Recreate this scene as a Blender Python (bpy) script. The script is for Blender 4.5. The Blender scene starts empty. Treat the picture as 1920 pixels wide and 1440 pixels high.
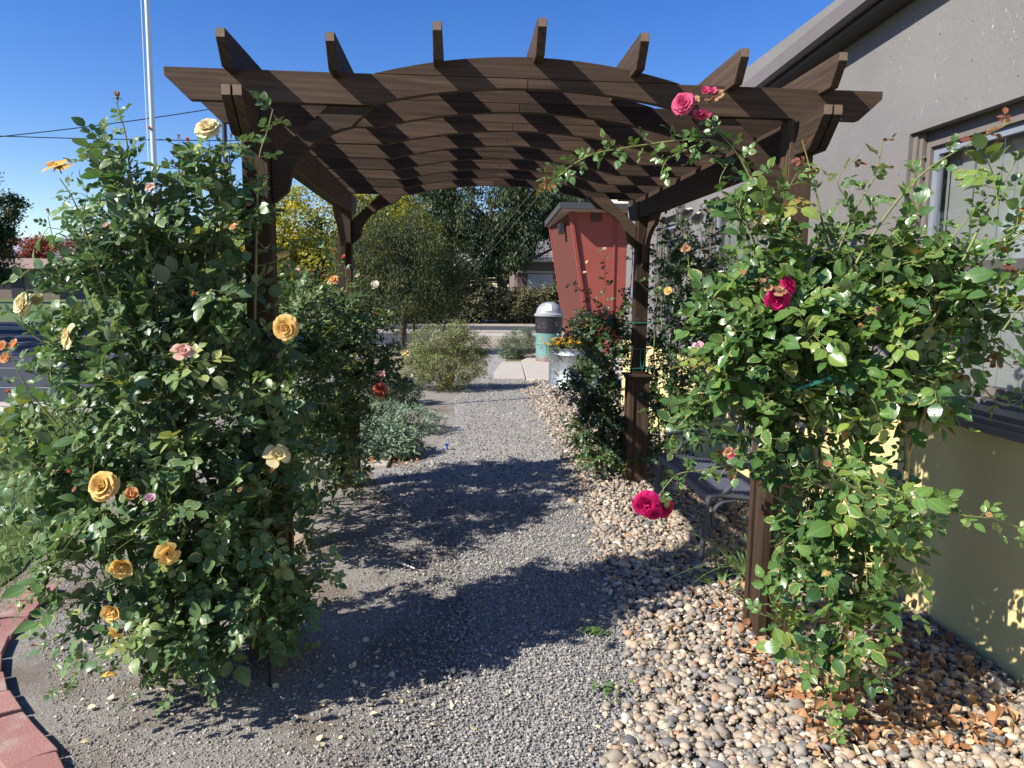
import bpy, bmesh, math, random
import numpy as np
from mathutils import Vector, Matrix, noise
rng = np.random.default_rng(11); random.seed(5)
R = math.radians
scene = bpy.context.scene
COL = scene.collection
# ------------------------------------------------------------------ camera measurements
FPX, ROLL, CAMH = 1360.0, 0.013, 1.6
PITCH, YAW = R(7.442), R(4.391)
cp, sp, cy, sy = math.cos(PITCH), math.sin(PITCH), math.cos(YAW), math.sin(YAW)
FWD = np.array((sy*cp, cy*cp, -sp)); RGT = np.array((cy, -sy, 0)); UPV = np.array((sy*sp, cy*sp, cp))
CAM = np.array((0, 0, CAMH))
def at(x, y, X=None, Y=None, Z=None):
    """measured place in the world (metres) of something seen at photo pixel x,y, at the real distance given by one coordinate"""
    a, b = x-960, y-720
    a, b = (a*math.cos(ROLL)+b*math.sin(ROLL))/FPX, (-a*math.sin(ROLL)+b*math.cos(ROLL))/FPX
    r = FWD+a*RGT-b*UPV
    t = X/r[0] if X is not None else (Y/r[1] if Y is not None else (Z-CAMH)/r[2])
    return CAM+t*r
# ------------------------------------------------------------------ object helpers
def tag(o, label=None, cat=None, group=None, kind=None):
    if label: o['label'] = label
    if cat: o['category'] = cat
    if group: o['group'] = group
    if kind: o['kind'] = kind
    return o
def empty(name, loc, label=None, cat=None, group=None):
    o = bpy.data.objects.new(name, None); COL.objects.link(o); o.location = loc
    o.empty_display_size = .1
    return tag(o, label, cat, group)
def link(name, me, parent=None, local=False):
    o = bpy.data.objects.new(name, me); COL.objects.link(o)
    if parent is not None:
        o.parent = parent
        if not local:
            L = Vector((0, 0, 0)); p = parent
            while p is not None:
                L += p.location if p.type == 'EMPTY' else Vector((0, 0, 0)); p = p.parent
            if parent.type == 'EMPTY': o.matrix_parent_inverse = Matrix.Translation(-L)
    return o
class MB:
    """collects shapes into one mesh"""
    def __init__(s): s.v = []; s.f = []
    def add(s, V, F):
        n = len(s.v); s.v += [tuple(map(float, p)) for p in V]; s.f += [tuple(i+n for i in f) for f in F]; return s
    def box(s, x0, x1, y0, y1, z0, z1):
        V = [(x0,y0,z0),(x1,y0,z0),(x1,y1,z0),(x0,y1,z0),(x0,y0,z1),(x1,y0,z1),(x1,y1,z1),(x0,y1,z1)]
        return s.add(V, [(3,2,1,0),(4,5,6,7),(0,1,5,4),(1,2,6,5),(2,3,7,6),(3,0,4,7)])
    def hexa(s, V):
        return s.add(V, [(3,2,1,0),(4,5,6,7),(0,1,5,4),(1,2,6,5),(2,3,7,6),(3,0,4,7)])
    def prism(s, pts, a, b, axis='y'):
        """polygon pts (2D) swept along axis from a to b"""
        n = len(pts)
        mk = {'y': lambda p, t: (p[0], t, p[1]), 'x': lambda p, t: (t, p[0], p[1]), 'z': lambda p, t: (p[0], p[1], t)}[axis]
        V = [mk(p, a) for p in pts]+[mk(p, b) for p in pts]
        F = [tuple(range(n)), tuple(range(2*n-1, n-1, -1))]+[(i, n+i, n+(i+1) % n, (i+1) % n) for i in range(n)]
        return s.add(V, F)
    def tube(s, pts, r, sides=8, cap=True):
        pts = [Vector(p) for p in pts]; n = len(pts)
        rr = r if hasattr(r, '__len__') else [r]*n
        V = []; F = []; prev = None
        for i, p in enumerate(pts):
            d = (pts[min(i+1, n-1)]-pts[max(i-1, 0)]).normalized()
            u = prev if prev is not None else (Vector((0,0,1)) if abs(d.z) < .9 else Vector((1,0,0)))
            u = (u-d*u.dot(d)).normalized(); prev = u; w = d.cross(u)
            for k in range(sides):
                a = 2*math.pi*k/sides; V.append(p+(u*math.cos(a)+w*math.sin(a))*rr[i])
        for i in range(n-1):
            for k in range(sides):
                F.append((i*sides+k, i*sides+(k+1) % sides, (i+1)*sides+(k+1) % sides, (i+1)*sides+k))
        if cap: F += [tuple(range(sides-1, -1, -1)), tuple((n-1)*sides+k for k in range(sides))]
        return s.add(V, F)
    def lathe(s, prof, c=(0,0,0), sides=40):
        V = []; F = []; n = len(prof)
        for r, z in prof:
            for k in range(sides):
                a = 2*math.pi*k/sides; V.append((c[0]+r*math.cos(a), c[1]+r*math.sin(a), c[2]+z))
        for i in range(n-1):
            for k in range(sides):
                F.append((i*sides+k, i*sides+(k+1) % sides, (i+1)*sides+(k+1) % sides, (i+1)*sides+k))
        return s.add(V, F)
    def build(s, name, mat, parent=None, bevel=0, smooth=False, local=False):
        me = bpy.data.meshes.new(name); me.from_pydata(s.v, [], s.f)
        bm = bmesh.new(); bm.from_mesh(me); bmesh.ops.recalc_face_normals(bm, faces=bm.faces); bm.to_mesh(me); bm.free()
        me.materials.append(mat); me.validate()
        if smooth:
            me.shade_smooth()
            try: me.set_sharp_from_angle(angle=R(35))
            except Exception: pass
        o = link(name, me, parent, local)
        if bevel:
            m = o.modifiers.new('edge', 'BEVEL'); m.width = bevel; m.segments = 2; m.limit_method = 'ANGLE'; m.angle_limit = R(30)
        return o
def unit(a): return a/np.maximum(np.linalg.norm(a, axis=-1, keepdims=True), 1e-9)
class Soup:
    """many small pieces of one mesh, held as numpy arrays, with a per-piece tint and a leaf UV"""
    def __init__(s): s.V = []; s.F3 = []; s.F4 = []; s.T = []; s.U = []; s.n = 0
    def inst(s, tpl, O, AX, AY, AZ, tint):
        tv, f3, f4, uv = tpl; n = len(O); m = len(tv)
        if n == 0: return
        V = O[:,None,:]+tv[None,:,0:1]*AX[:,None,:]+tv[None,:,1:2]*AY[:,None,:]+tv[None,:,2:3]*AZ[:,None,:]
        off = (s.n+np.arange(n)*m)[:,None,None]
        s.V.append(V.reshape(-1,3))
        if len(f3): s.F3.append((f3[None]+off).reshape(-1,3))
        if len(f4): s.F4.append((f4[None]+off).reshape(-1,4))
        s.T.append(np.repeat(tint, m)); s.U.append(np.tile(uv, (n,1))); s.n += n*m
    def tubes(s, P0, P1, r0, r1, tint, sides=3):
        d = unit(P1-P0); u = unit(np.cross(d, np.array((.31,.87,.38)))); w = np.cross(d, u); n = len(P0)
        V = np.zeros((n, 2*sides, 3))
        for k in range(sides):
            a = 2*math.pi*k/sides; e = u*math.cos(a)+w*math.sin(a)
            V[:,k] = P0+e*np.reshape(r0, (-1,1)); V[:,sides+k] = P1+e*np.reshape(r1, (-1,1))
        f = np.array([(k, (k+1) % sides, sides+(k+1) % sides, sides+k) for k in range(sides)])
        off = (s.n+np.arange(n)*2*sides)[:,None,None]
        s.V.append(V.reshape(-1,3)); s.F4.append((f[None]+off).reshape(-1,4))
        s.T.append(np.full(n*2*sides, 0.0)+np.repeat(np.broadcast_to(tint, (n,)), 2*sides)); s.U.append(np.zeros((n*2*sides,2))); s.n += n*2*sides
    def build(s, name, mat, parent=None, smooth=True):
        V = np.concatenate(s.V); F3 = np.concatenate(s.F3) if s.F3 else np.zeros((0,3), int); F4 = np.concatenate(s.F4) if s.F4 else np.zeros((0,4), int)
        me = bpy.data.meshes.new(name); me.vertices.add(len(V)); me.vertices.foreach_set('co', V.astype(np.float32).ravel())
        li = np.concatenate([F3.ravel(), F4.ravel()]).astype(np.int32)
        me.loops.add(len(li)); me.loops.foreach_set('vertex_index', li)
        nf = len(F3)+len(F4); me.polygons.add(nf)
        st = np.concatenate([np.arange(len(F3))*3, len(F3)*3+np.arange(len(F4))*4]).astype(np.int32)
        me.polygons.foreach_set('loop_start', st)
        a = me.attributes.new('tint', 'FLOAT', 'POINT'); a.data.foreach_set('value', np.concatenate(s.T).astype(np.float32))
        U = np.concatenate(s.U); b = me.attributes.new('leafuv', 'FLOAT_VECTOR', 'POINT')
        b.data.foreach_set('vector', np.c_[U, np.zeros(len(U))].astype(np.float32).ravel())
        me.update(calc_edges=True); me.materials.append(mat)
        if smooth: me.polygons.foreach_set('use_smooth', np.ones(nf, bool))
        return link(name, me, parent)
# ------------------------------------------------------------------ materials
class NT:
    def __init__(s, name):
        s.m = bpy.data.materials.new(name); s.m.use_nodes = True; s.t = s.m.node_tree; s.t.nodes.clear()
        s.out = s.n('ShaderNodeOutputMaterial')
    def n(s, typ, **k):
        nd = s.t.nodes.new(typ)
        for a, b in k.items():
            if a in nd.inputs.keys(): s.set(nd.inputs[a], b)
            else: setattr(nd, a, b)
        return nd
    def set(s, sock, v):
        if isinstance(v, bpy.types.NodeSocket): s.t.links.new(v, sock)
        elif isinstance(v, bpy.types.Node): s.t.links.new(v.outputs[0], sock)
        else: sock.default_value = v
    def I(s, nd, i, v): s.set(nd.inputs[i], v); return nd
    def math(s, op, a, b=0.0, c=0.0):
        nd = s.n('ShaderNodeMath', operation=op); s.I(nd, 0, a); s.I(nd, 1, b)
        if len(nd.inputs) > 2: s.I(nd, 2, c)
        return nd.outputs[0]
    def mix(s, f, a, b):
        nd = s.n('ShaderNodeMix', data_type='RGBA'); s.I(nd, 0, f)
        s.set(nd.inputs[6], a if not isinstance(a, tuple) else (*a, 1)[:4]); s.set(nd.inputs[7], b if not isinstance(b, tuple) else (*b, 1)[:4])
        return nd.outputs[2]
    def ramp(s, f, stops, interp='LINEAR'):
        nd = s.n('ShaderNodeValToRGB'); s.I(nd, 0, f); cr = nd.color_ramp; cr.interpolation = interp
        while len(cr.elements) < len(stops): cr.elements.new(.5)
        for e, (p, c) in zip(cr.elements, stops): e.position = p; e.color = (*c, 1) if isinstance(c, tuple) else (c, c, c, 1)
        return nd.outputs[0]
    def noise(s, vec, scale, detail=4, rough=.55, dist=0):
        nd = s.n('ShaderNodeTexNoise', Scale=scale, Detail=detail, Roughness=rough, Distortion=dist)
        if vec is not None: s.set(nd.inputs['Vector'], vec)
        return nd.outputs[0]
    def obj(s): return s.n('ShaderNodeTexCoord').outputs['Object']
    def map(s, vec, scale=(1,1,1), loc=(0,0,0)):
        nd = s.n('ShaderNodeMapping'); s.set(nd.inputs['Vector'], vec); s.set(nd.inputs['Scale'], scale); s.set(nd.inputs['Location'], loc); return nd.outputs[0]
    def attr(s, name): return s.n('ShaderNodeAttribute', attribute_name=name)
    def bsdf(s, col, rough=.7, spec=.4, metal=0, bump=None, bd=.01, bs=.5, **k):
        b = s.n('ShaderNodeBsdfPrincipled'); s.set(b.inputs['Base Color'], (*col, 1) if isinstance(col, tuple) else col)
        s.set(b.inputs['Roughness'], rough); s.set(b.inputs['Specular IOR Level'], spec); s.set(b.inputs['Metallic'], metal)
        if bump is not None:
            bn = s.n('ShaderNodeBump', Strength=bs, Distance=bd); s.set(bn.inputs['Height'], bump); s.set(b.inputs['Normal'], bn.outputs[0])
        for a, v in k.items(): s.set(b.inputs[a.replace('_', ' ')], v)
        return b
    def done(s, sh): s.t.links.new(sh.outputs[0], s.out.inputs[0]); return s.m
def simple(name, c, rough=.7, var=.15, scale=20, spec=.4, metal=0, bd=.002, bs=.3):
    t = NT(name); o = t.obj(); n = t.noise(o, scale, 5); n2 = t.noise(o, scale*.13, 3)
    f = t.math('ADD', t.math('MULTIPLY', n, .5), t.math('MULTIPLY', n2, .5))
    col = t.mix(f, tuple(x*(1-var*1.6) for x in c), tuple(min(1, x*(1+var*1.6)) for x in c))
    return t.done(t.bsdf(col, rough, spec, metal, bump=n, bd=bd, bs=bs))
def wood(name, axis, c0, c1, c2):
    t = NT(name); o = t.obj(); ri = t.n('ShaderNodeObjectInfo').outputs['Random']
    off = t.n('ShaderNodeCombineXYZ'); t.set(off.inputs[0], t.math('MULTIPLY', ri, 37.0)); t.set(off.inputs[1], t.math('MULTIPLY', ri, 17.0)); t.set(off.inputs[2], t.math('MULTIPLY', ri, 9.0))
    v = t.n('ShaderNodeVectorMath', operation='ADD'); t.I(v, 0, o); t.I(v, 1, off.outputs[0])
    sc = [38, 38, 38]; sc['xyz'.index(axis)] = 1.6; m = t.map(v.outputs[0], tuple(sc))
    big = t.noise(m, 1.0, 7, .68, .6); sc2 = [210, 210, 210]; sc2['xyz'.index(axis)] = 6; fine = t.noise(t.map(v.outputs[0], tuple(sc2)), 1.0, 3)
    patch = t.noise(v.outputs[0], 3.2, 3)
    rings = t.n('ShaderNodeTexWave', wave_type='BANDS', bands_direction='DIAGONAL', Scale=.55, Distortion=7.0, Detail=2.0); t.set(rings.inputs['Vector'], m); rg = rings.outputs['Fac']
    f = t.math('ADD', t.math('MULTIPLY', big, .6), t.math('ADD', t.math('MULTIPLY', fine, .3), t.math('MULTIPLY', rg, .1)))
    col = t.ramp(f, [(.30, c0), (.5, c1), (.72, c2)])
    col = t.mix(t.math('MULTIPLY', t.math('SUBTRACT', patch, .35), 1.2), col, tuple(x*1.25+.01 for x in c1))
    hv = t.n('ShaderNodeHueSaturation', Saturation=.95); t.set(hv.inputs['Color'], col); t.set(hv.inputs['Value'], t.math('ADD', t.math('MULTIPLY', ri, .75), .62))
    return t.done(t.bsdf(hv.outputs[0], t.math('ADD', t.math('MULTIPLY', fine, .3), .6), .2, bump=t.math('ADD', big, t.math('MULTIPLY', fine, .6)), bd=.002, bs=.45))
W0, W1, W2 = (.026,.0155,.0095), (.054,.0325,.0195), (.105,.064,.038)
M = {}
for ax in 'xyz': M['wood_'+ax] = wood('stained_wood_'+ax, ax, W0, W1, W2)
M['end'] = simple('end_grain', (.2,.14,.095), .8, .35, 90)
def leafmat(name, stops, back, trans=.22, rough=.36, edge=None, spec=.5):
    t = NT(name); ti = t.attr('tint').outputs['Fac']; uv = t.attr('leafuv').outputs['Vector']
    sep = t.n('ShaderNodeSeparateXYZ'); t.set(sep.inputs[0], uv); u = t.math('ABSOLUTE', sep.outputs[0]); v = sep.outputs[1]
    col = t.ramp(ti, stops)
    mid = t.math('LESS_THAN', u, .035); vein = t.math('GREATER_THAN', t.math('SINE', t.math('MULTIPLY', t.math('SUBTRACT', v, t.math('MULTIPLY', u, .9)), 44.0)), .86)
    lt = t.math('MINIMUM', t.math('ADD', t.math('MULTIPLY', mid, .45), t.math('MULTIPLY', vein, .16)), .5)
    light = t.n('ShaderNodeHueSaturation', Saturation=.85, Value=1.9); t.set(light.inputs['Color'], col)
    col = t.mix(lt, col, light.outputs[0])
    if edge is not None:
        nz = t.noise(t.obj(), 55, 2)
        ef = t.math('MULTIPLY', t.math('GREATER_THAN', u, .36), t.math('GREATER_THAN', nz, .46))
        col = t.mix(t.math('MULTIPLY', ef, t.math('GREATER_THAN', t.math('FRACT', t.math('MULTIPLY', ti, 13.7)), .62)), col, edge)
    bf = t.n('ShaderNodeNewGeometry').outputs['Backfacing']; col2 = t.mix(bf, col, back)
    b = t.bsdf(col2, rough, spec, bump=t.math('ADD', t.math('MULTIPLY', vein, -.5), t.noise(t.obj(), 140, 2)), bd=.0012, bs=.4)
    tr = t.n('ShaderNodeBsdfTranslucent'); tc = t.n('ShaderNodeHueSaturation', Saturation=1.2, Value=1.5); t.set(tc.inputs['Color'], col); t.set(tr.inputs[0], tc.outputs[0])
    mx = t.n('ShaderNodeMixShader', Fac=trans); t.I(mx, 1, b.outputs[0]); t.I(mx, 2, tr.outputs[0]); return t.done(mx)
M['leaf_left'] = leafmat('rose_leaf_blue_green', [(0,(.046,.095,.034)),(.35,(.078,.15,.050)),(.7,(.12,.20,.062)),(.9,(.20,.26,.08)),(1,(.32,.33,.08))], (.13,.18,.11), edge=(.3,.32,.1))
M['leaf_left_far'] = leafmat('rose_leaf_mid_green', [(0,(.03,.065,.022)),(.4,(.055,.105,.03)),(.75,(.10,.16,.04)),(1,(.25,.27,.06))], (.08,.12,.05), edge=(.25,.27,.08))
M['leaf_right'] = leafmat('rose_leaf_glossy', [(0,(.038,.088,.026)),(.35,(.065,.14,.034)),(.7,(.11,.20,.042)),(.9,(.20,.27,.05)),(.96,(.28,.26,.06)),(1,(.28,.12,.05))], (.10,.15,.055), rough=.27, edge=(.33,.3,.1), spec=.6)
M['leaf_young'] = leafmat('rose_leaf_young', [(0,(.09,.14,.03)),(.4,(.17,.13,.04)),(.75,(.24,.08,.035)),(1,(.16,.04,.03))], (.14,.1,.05), trans=.3, rough=.3)
M['leaf_right_far'] = leafmat('rose_leaf_dark', [(0,(.02,.05,.018)),(.5,(.035,.085,.024)),(.85,(.07,.13,.03)),(1,(.18,.2,.04))], (.06,.1,.04))
def treeleaf(name, stops, trans=.25, rough=.5):
    t = NT(name); col = t.ramp(t.attr('tint').outputs['Fac'], stops); b = t.bsdf(col, rough, .35)
    tr = t.n('ShaderNodeBsdfTranslucent'); t.set(tr.inputs[0], col); mx = t.n('ShaderNodeMixShader', Fac=trans); t.I(mx, 1, b.outputs[0]); t.I(mx, 2, tr.outputs[0]); return t.done(mx)
M['tl_dark'] = treeleaf('locust_foliage', [(0,(.03,.05,.02)),(.5,(.055,.085,.03)),(.85,(.10,.125,.04)),(1,(.2,.17,.05))])
M['tl_weep'] = treeleaf('weeping_foliage', [(0,(.018,.038,.013)),(.45,(.045,.07,.02)),(.75,(.11,.135,.032)),(1,(.34,.29,.07))])
M['tl_yellow'] = treeleaf('autumn_yellow_foliage', [(0,(.10,.15,.02)),(.35,(.23,.27,.03)),(.65,(.42,.38,.03)),(1,(.62,.42,.04))], .35)
M['tl_red'] = treeleaf('autumn_red_foliage', [(0,(.22,.05,.03)),(.6,(.36,.10,.05)),(1,(.42,.19,.08))])
M['tl_hedge'] = treeleaf('olive_brown_foliage', [(0,(.06,.06,.03)),(.5,(.12,.12,.05)),(.8,(.19,.17,.08)),(1,(.27,.21,.12))])
M['tl_bush'] = treeleaf('pale_shrub_foliage', [(0,(.10,.13,.05)),(.5,(.20,.24,.08)),(.85,(.32,.32,.11)),(1,(.42,.2,.09))])
M['tl_silver'] = treeleaf('silver_foliage', [(0,(.12,.20,.12)),(.5,(.24,.34,.21)),(1,(.42,.50,.36))], .2)
M['tl_sage'] = treeleaf('sage_foliage', [(0,(.09,.13,.07)),(.6,(.16,.21,.11)),(1,(.25,.27,.15))])
M['bark'] = simple('bark', (.09,.07,.055), .9, .4, 30, bd=.01, bs=.7)
M['cane'] = simple('rose_cane', (.17,.19,.06), .55, .4, 25)
M['cane_tan'] = simple('rose_cane_tan', (.26,.21,.09), .6, .4, 25)
M['cane_red'] = simple('rose_cane_red', (.22,.07,.04), .45, .3, 25)
M['sepal'] = simple('sepal', (.13,.17,.06), .6, .3, 60)
def petal(name, c, inner, trans=.42):
    t = NT(name); ti = t.attr('tint').outputs['Fac']; n = t.noise(t.obj(), 60, 3)
    col = t.mix(ti, c, inner); col = t.mix(t.math('MULTIPLY', n, .3), col, tuple(x*.8 for x in c))
    b = t.bsdf(col, .55, .3, bump=n, bd=.002, bs=.3); tr = t.n('ShaderNodeBsdfTranslucent'); t.set(tr.inputs[0], col)
    mx = t.n('ShaderNodeMixShader', Fac=trans); t.I(mx, 1, b.outputs[0]); t.I(mx, 2, tr.outputs[0]); return t.done(mx)
PET = {'apricot': petal('petal_apricot', (.95,.66,.24), (.95,.55,.12)), 'cream': petal('petal_cream', (.93,.82,.50), (.92,.72,.28)),
       'orange': petal('petal_orange', (.90,.50,.24), (.88,.38,.12)), 'pink': petal('petal_pink', (.82,.55,.45), (.8,.4,.3)),
       'coral': petal('petal_coral', (.78,.20,.11), (.7,.12,.06)), 'white': petal('petal_white', (.8,.72,.62), (.8,.7,.5)),
       'crimson': petal('petal_crimson', (.74,.02,.19), (.60,.01,.10)), 'rose': petal('petal_rose', (.78,.12,.26), (.65,.04,.15)),
       'tan': petal('petal_faded', (.55,.32,.18), (.4,.2,.1)), 'lilac': petal('petal_lilac', (.72,.5,.6), (.7,.45,.45))}
# ------------------------------------------------------------------ templates
def tpl_leaflet(fold=.16, curl=.10):
    prof = [(.12,.30), (.38,.5), (.66,.40), (.86,.19)]
    V = [(0,0,0)]; U = [(0,0)]
    for y, w in prof:
        z = -curl*(y**2)*1.2
        for sgn in (-1, 0, 1):
            V.append((sgn*w, y, z+abs(sgn)*w*fold)); U.append((sgn*.5, y))
    V.append((0,1,-curl*1.3)); U.append((0,1))
    f3 = [(0,2,1),(0,3,2),(10,11,13),(11,12,13)]; f4 = []
    for i in range(3):
        b = 1+3*i; f4 += [(b,b+1,b+4,b+3),(b+1,b+2,b+5,b+4)]
    f3 = [(0,2,1),(0,3,2),(10,11,13),(11,12,13)]
    return np.array(V, float), np.array(f3), np.array(f4), np.array(U, float)
LEAF = tpl_leaflet(); LEAF2 = tpl_leaflet(.35, -.12); LEAF3 = tpl_leaflet(.05, .3)
KITE = (np.array([(0,0,0),(-.5,.45,.1),(0,1,-.08),(.5,.45,.1)], float), np.array([(0,2,1),(0,3,2)]), np.zeros((0,4), int), np.array([(0,0),(-.5,.5),(0,1),(.5,.5)], float))
def tpl_ico(sub, rough, seed, flat=False):
    bm = bmesh.new(); bmesh.ops.create_icosphere(bm, subdivisions=sub, radius=1)
    r = np.random.default_rng(seed); off = Vector(r.uniform(0, 50, 3))
    V = [];
    for v in bm.verts:
        d = noise.noise(v.co*1.1+off)*rough
        V.append(v.co*(1+d))
    F = np.array([[v.index for v in f.verts] for f in bm.faces]); V = np.array([tuple(v) for v in V]); bm.free()
    return V, F, np.zeros((0,4), int), np.zeros((len(V),2))
# ------------------------------------------------------------------ sky, sun, camera
SUN = np.array((.95,.40,-.83)); SUN = SUN/np.linalg.norm(SUN)
w = bpy.data.worlds.new('World'); scene.world = w; w.use_nodes = True; nt = w.node_tree; bgn = nt.nodes['Background']
sky = nt.nodes.new('ShaderNodeTexSky'); sky.sky_type = 'NISHITA'; sky.sun_disc = False
sky.sun_elevation = math.asin(-SUN[2]); sky.sun_rotation = math.atan2(-SUN[0], -SUN[1]); sky.altitude = 300; sky.air_density = 1.0; sky.dust_density = .2; sky.ozone_density = 2.2
hs = nt.nodes.new('ShaderNodeHueSaturation'); hs.inputs['Saturation'].default_value = 1.38; hs.inputs['Hue'].default_value = .518; nt.links.new(sky.outputs[0], hs.inputs['Color'])
nt.links.new(hs.outputs[0], bgn.inputs[0]); bgn.inputs[1].default_value = .10
sl = bpy.data.lights.new('sun', 'SUN'); sl.energy = 5.0; sl.angle = R(.5); sl.color = (1,.955,.88)
so = bpy.data.objects.new('sun', sl); COL.objects.link(so); so.location = (-20,-5,20); so.rotation_euler = Vector(SUN).to_track_quat('-Z', 'Y').to_euler()
cd = bpy.data.cameras.new('camera'); cam = bpy.data.objects.new('camera', cd); COL.objects.link(cam); scene.camera = cam
cd.sensor_width = 36; cd.lens = FPX/1920*36; cd.clip_end = 5000; cd.clip_start = .05
a = ROLL; rx = Vector(RGT)*math.cos(a)+Vector(UPV)*math.sin(a); ux = Vector(UPV)*math.cos(a)-Vector(RGT)*math.sin(a)
cam.matrix_world = Matrix(((rx.x,ux.x,-FWD[0],0),(rx.y,ux.y,-FWD[1],0),(rx.z,ux.z,-FWD[2],CAMH),(0,0,0,1)))
scene.view_settings.view_transform = 'Standard'; scene.view_settings.look = 'None'; scene.view_settings.exposure = 0.80; scene.view_settings.gamma = 1
scene.cycles.max_bounces = 6; scene.cycles.diffuse_bounces = 1; scene.cycles.transparent_max_bounces = 8
# ------------------------------------------------------------------ ground and paths
def speck(name, cols, scale, extra=None, rough=.9, bd=.004):
    t = NT(name); o = t.obj(); v = t.n('ShaderNodeTexVoronoi', Scale=scale); t.set(v.inputs['Vector'], o); v2 = t.n('ShaderNodeTexVoronoi', Scale=scale*2.7); t.set(v2.inputs['Vector'], o)
    sx = t.n('ShaderNodeSeparateXYZ'); t.set(sx.inputs[0], v.outputs['Color']); sx2 = t.n('ShaderNodeSeparateXYZ'); t.set(sx2.inputs[0], v2.outputs['Color'])
    c = t.ramp(t.math('ADD', t.math('MULTIPLY', sx.outputs[0], .55), t.math('MULTIPLY', sx2.outputs[0], .45)), cols)
    big = t.noise(o, 1.3, 4); c = t.mix(t.math('MULTIPLY', big, .45), c, cols[len(cols)//2][1])
    if extra: c = t.mix(t.ramp(t.noise(o, extra[1], 4), [(.48, 0.), (.62, 1.)]), c, extra[0])
    return t.done(t.bsdf(c, rough, .2, bump=t.math('SUBTRACT', 1.0, t.math('ADD', v.outputs['Distance'], v2.outputs['Distance'])), bd=bd, bs=.8))
M['soil'] = speck('fine_brown_gravel', [(.1,(.12,.108,.092)),(.45,(.235,.215,.185)),(.7,(.33,.305,.265)),(.95,(.48,.45,.4))], 160, ((.20,.165,.13), 2.2))
M['gravel'] = speck('grey_gravel_bed', [(.1,(.08,.08,.08)),(.45,(.24,.23,.215)),(.7,(.37,.35,.315)),(.95,(.55,.5,.43))], 95)
M['pebble_bed'] = speck('pebble_bed', [(.1,(.05,.04,.035)),(.5,(.14,.12,.10)),(.9,(.24,.2,.16))], 60)
M['earth'] = speck('dry_earth', [(.1,(.13,.11,.08)),(.5,(.22,.185,.13)),(.9,(.32,.28,.21))], 25, ((.12,.13,.05), .35))
M['verge'] = speck('dry_verge', [(.1,(.2,.15,.11)),(.5,(.34,.28,.22)),(.9,(.45,.4,.34))], 14)
M['asphalt'] = speck('asphalt', [(.1,(.04,.042,.05)),(.5,(.055,.058,.066)),(.9,(.08,.082,.09))], 60)
M['concrete'] = simple('concrete', (.42,.37,.31), .85, .16, 12)
M['lawn'] = simple('lawn', (.085,.13,.035), .9, .35, 9)
M['paint'] = simple('white_road_paint', (.25,.25,.26), .7, .1, 6)
def sheet(name, pts, z, mat, label=None, cat=None, jit=0, seg=.25):
    P = []
    n = len(pts)
    for i in range(n):
        a, b = Vector(pts[i]), Vector(pts[(i+1) % n]); k = max(1, int((b-a).length/seg)) if jit else 1
        for j in range(k):
            p = a.lerp(b, j/k)
            if jit: p = p+Vector((noise.noise(Vector((p.x*3, p.y*3, z*50)))*jit, noise.noise(Vector((p.y*3+9, p.x*3, z*50)))*jit))
            P.append((p.x, p.y, z))
    me = bpy.data.meshes.new(name); me.from_pydata(P, [], [tuple(range(len(P)))]); me.materials.append(mat)
    bm = bmesh.new(); bm.from_mesh(me); bmesh.ops.triangulate(bm, faces=bm.faces); bmesh.ops.recalc_face_normals(bm, faces=bm.faces)
    for f in bm.faces:
        if f.normal.z < 0: f.normal_flip()
    bm.to_mesh(me); bm.free()
    o = link(name, me); return tag(o, label, cat, kind='structure')
sheet('ground', [(-2500,-60),(2500,-60),(2500,3500),(-2500,3500)], -.012, M['earth'], 'dry bare earth ground reaching to the horizon', 'ground')
sheet('soil_bed', [(-1.4,-1),(-1.36,2.33),(-1.6,2.6),(-1.9,2.95),(-2.12,3.35),(-2.22,3.7),(-2.1,3.9),(-2.3,5),(-3.2,8.5),(-3.5,13.5),(.6,13.5),(1.5,-1)], -.008, M['soil'], 'fine brown gravel bed under the roses', 'ground', .05)
PATH_L = [(-.34,1.2),(-.30,2.3),(-.22,2.75),(-.17,3.4),(-.25,4.6),(-.55,5.6),(-.75,6.3),(-.3,6.6),(0.,8.7),(-.05,10.7),(.45,12.6),(.62,14.5)]
PATH_R = [(.38,1.2),(.53,2.23),(.74,2.71),(.83,3.34),(.92,4.6),(1.02,5.95),(1.09,8.35),(1.1,11.2),(1.22,12.8),(1.0,14.5)]
def interp(path, y): return np.interp(y, [p[1] for p in path], [p[0] for p in path])
sheet('gravel_path', [(p[0]+.24, p[1]) for p in PATH_L[:5]]+PATH_L[5:]+[(.75,19.5),(1.3,19.5)]+PATH_R[::-1], -.004, M['gravel'], 'grey crushed gravel path running through the pergola', 'path', .06)
sheet('pebble_strip', PATH_R[:-2]+[(1.3,12.75),(2.33,12.3),(2.33,1.2)], 0.0, M['pebble_bed'], 'bed of river pebbles between the path and the grey wall', 'ground', .05)
MBs = MB(); MBs.prism([(.72,13.9),(1.0,15.95),(1.42,15.95),(1.22,12.85),(.65,12.85)], -.03, .012, 'z')
tag(MBs.build('path_slab', M['concrete']), 'pale concrete slab crossing the gravel path', 'pavement', kind='structure')
MBs = MB(); MBs.prism([(1.24,12.7),(1.44,16.1),(2.0,18.0),(5,18.0),(5,12.2),(2.33,12.2)], -.03, .03, 'z')
tag(MBs.build('entrance_pavement', M['concrete'], bevel=.008), 'pale concrete pavement under the barrel beside the red entrance', 'pavement', kind='structure')
MBs = MB(); MBs.box(-1.35,-.62,6.42,6.72,-.02,.025); tag(MBs.build('stepping_slab', M['concrete'], bevel=.01), 'short tan stepping slab in front of the silver ground cover', 'paving slab')
sheet('street', [(-60,26.3),(60,26.3),(60,31.5),(-60,31.5)], .004, M['asphalt'], 'grey asphalt street crossing behind the garden', 'road')
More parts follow.
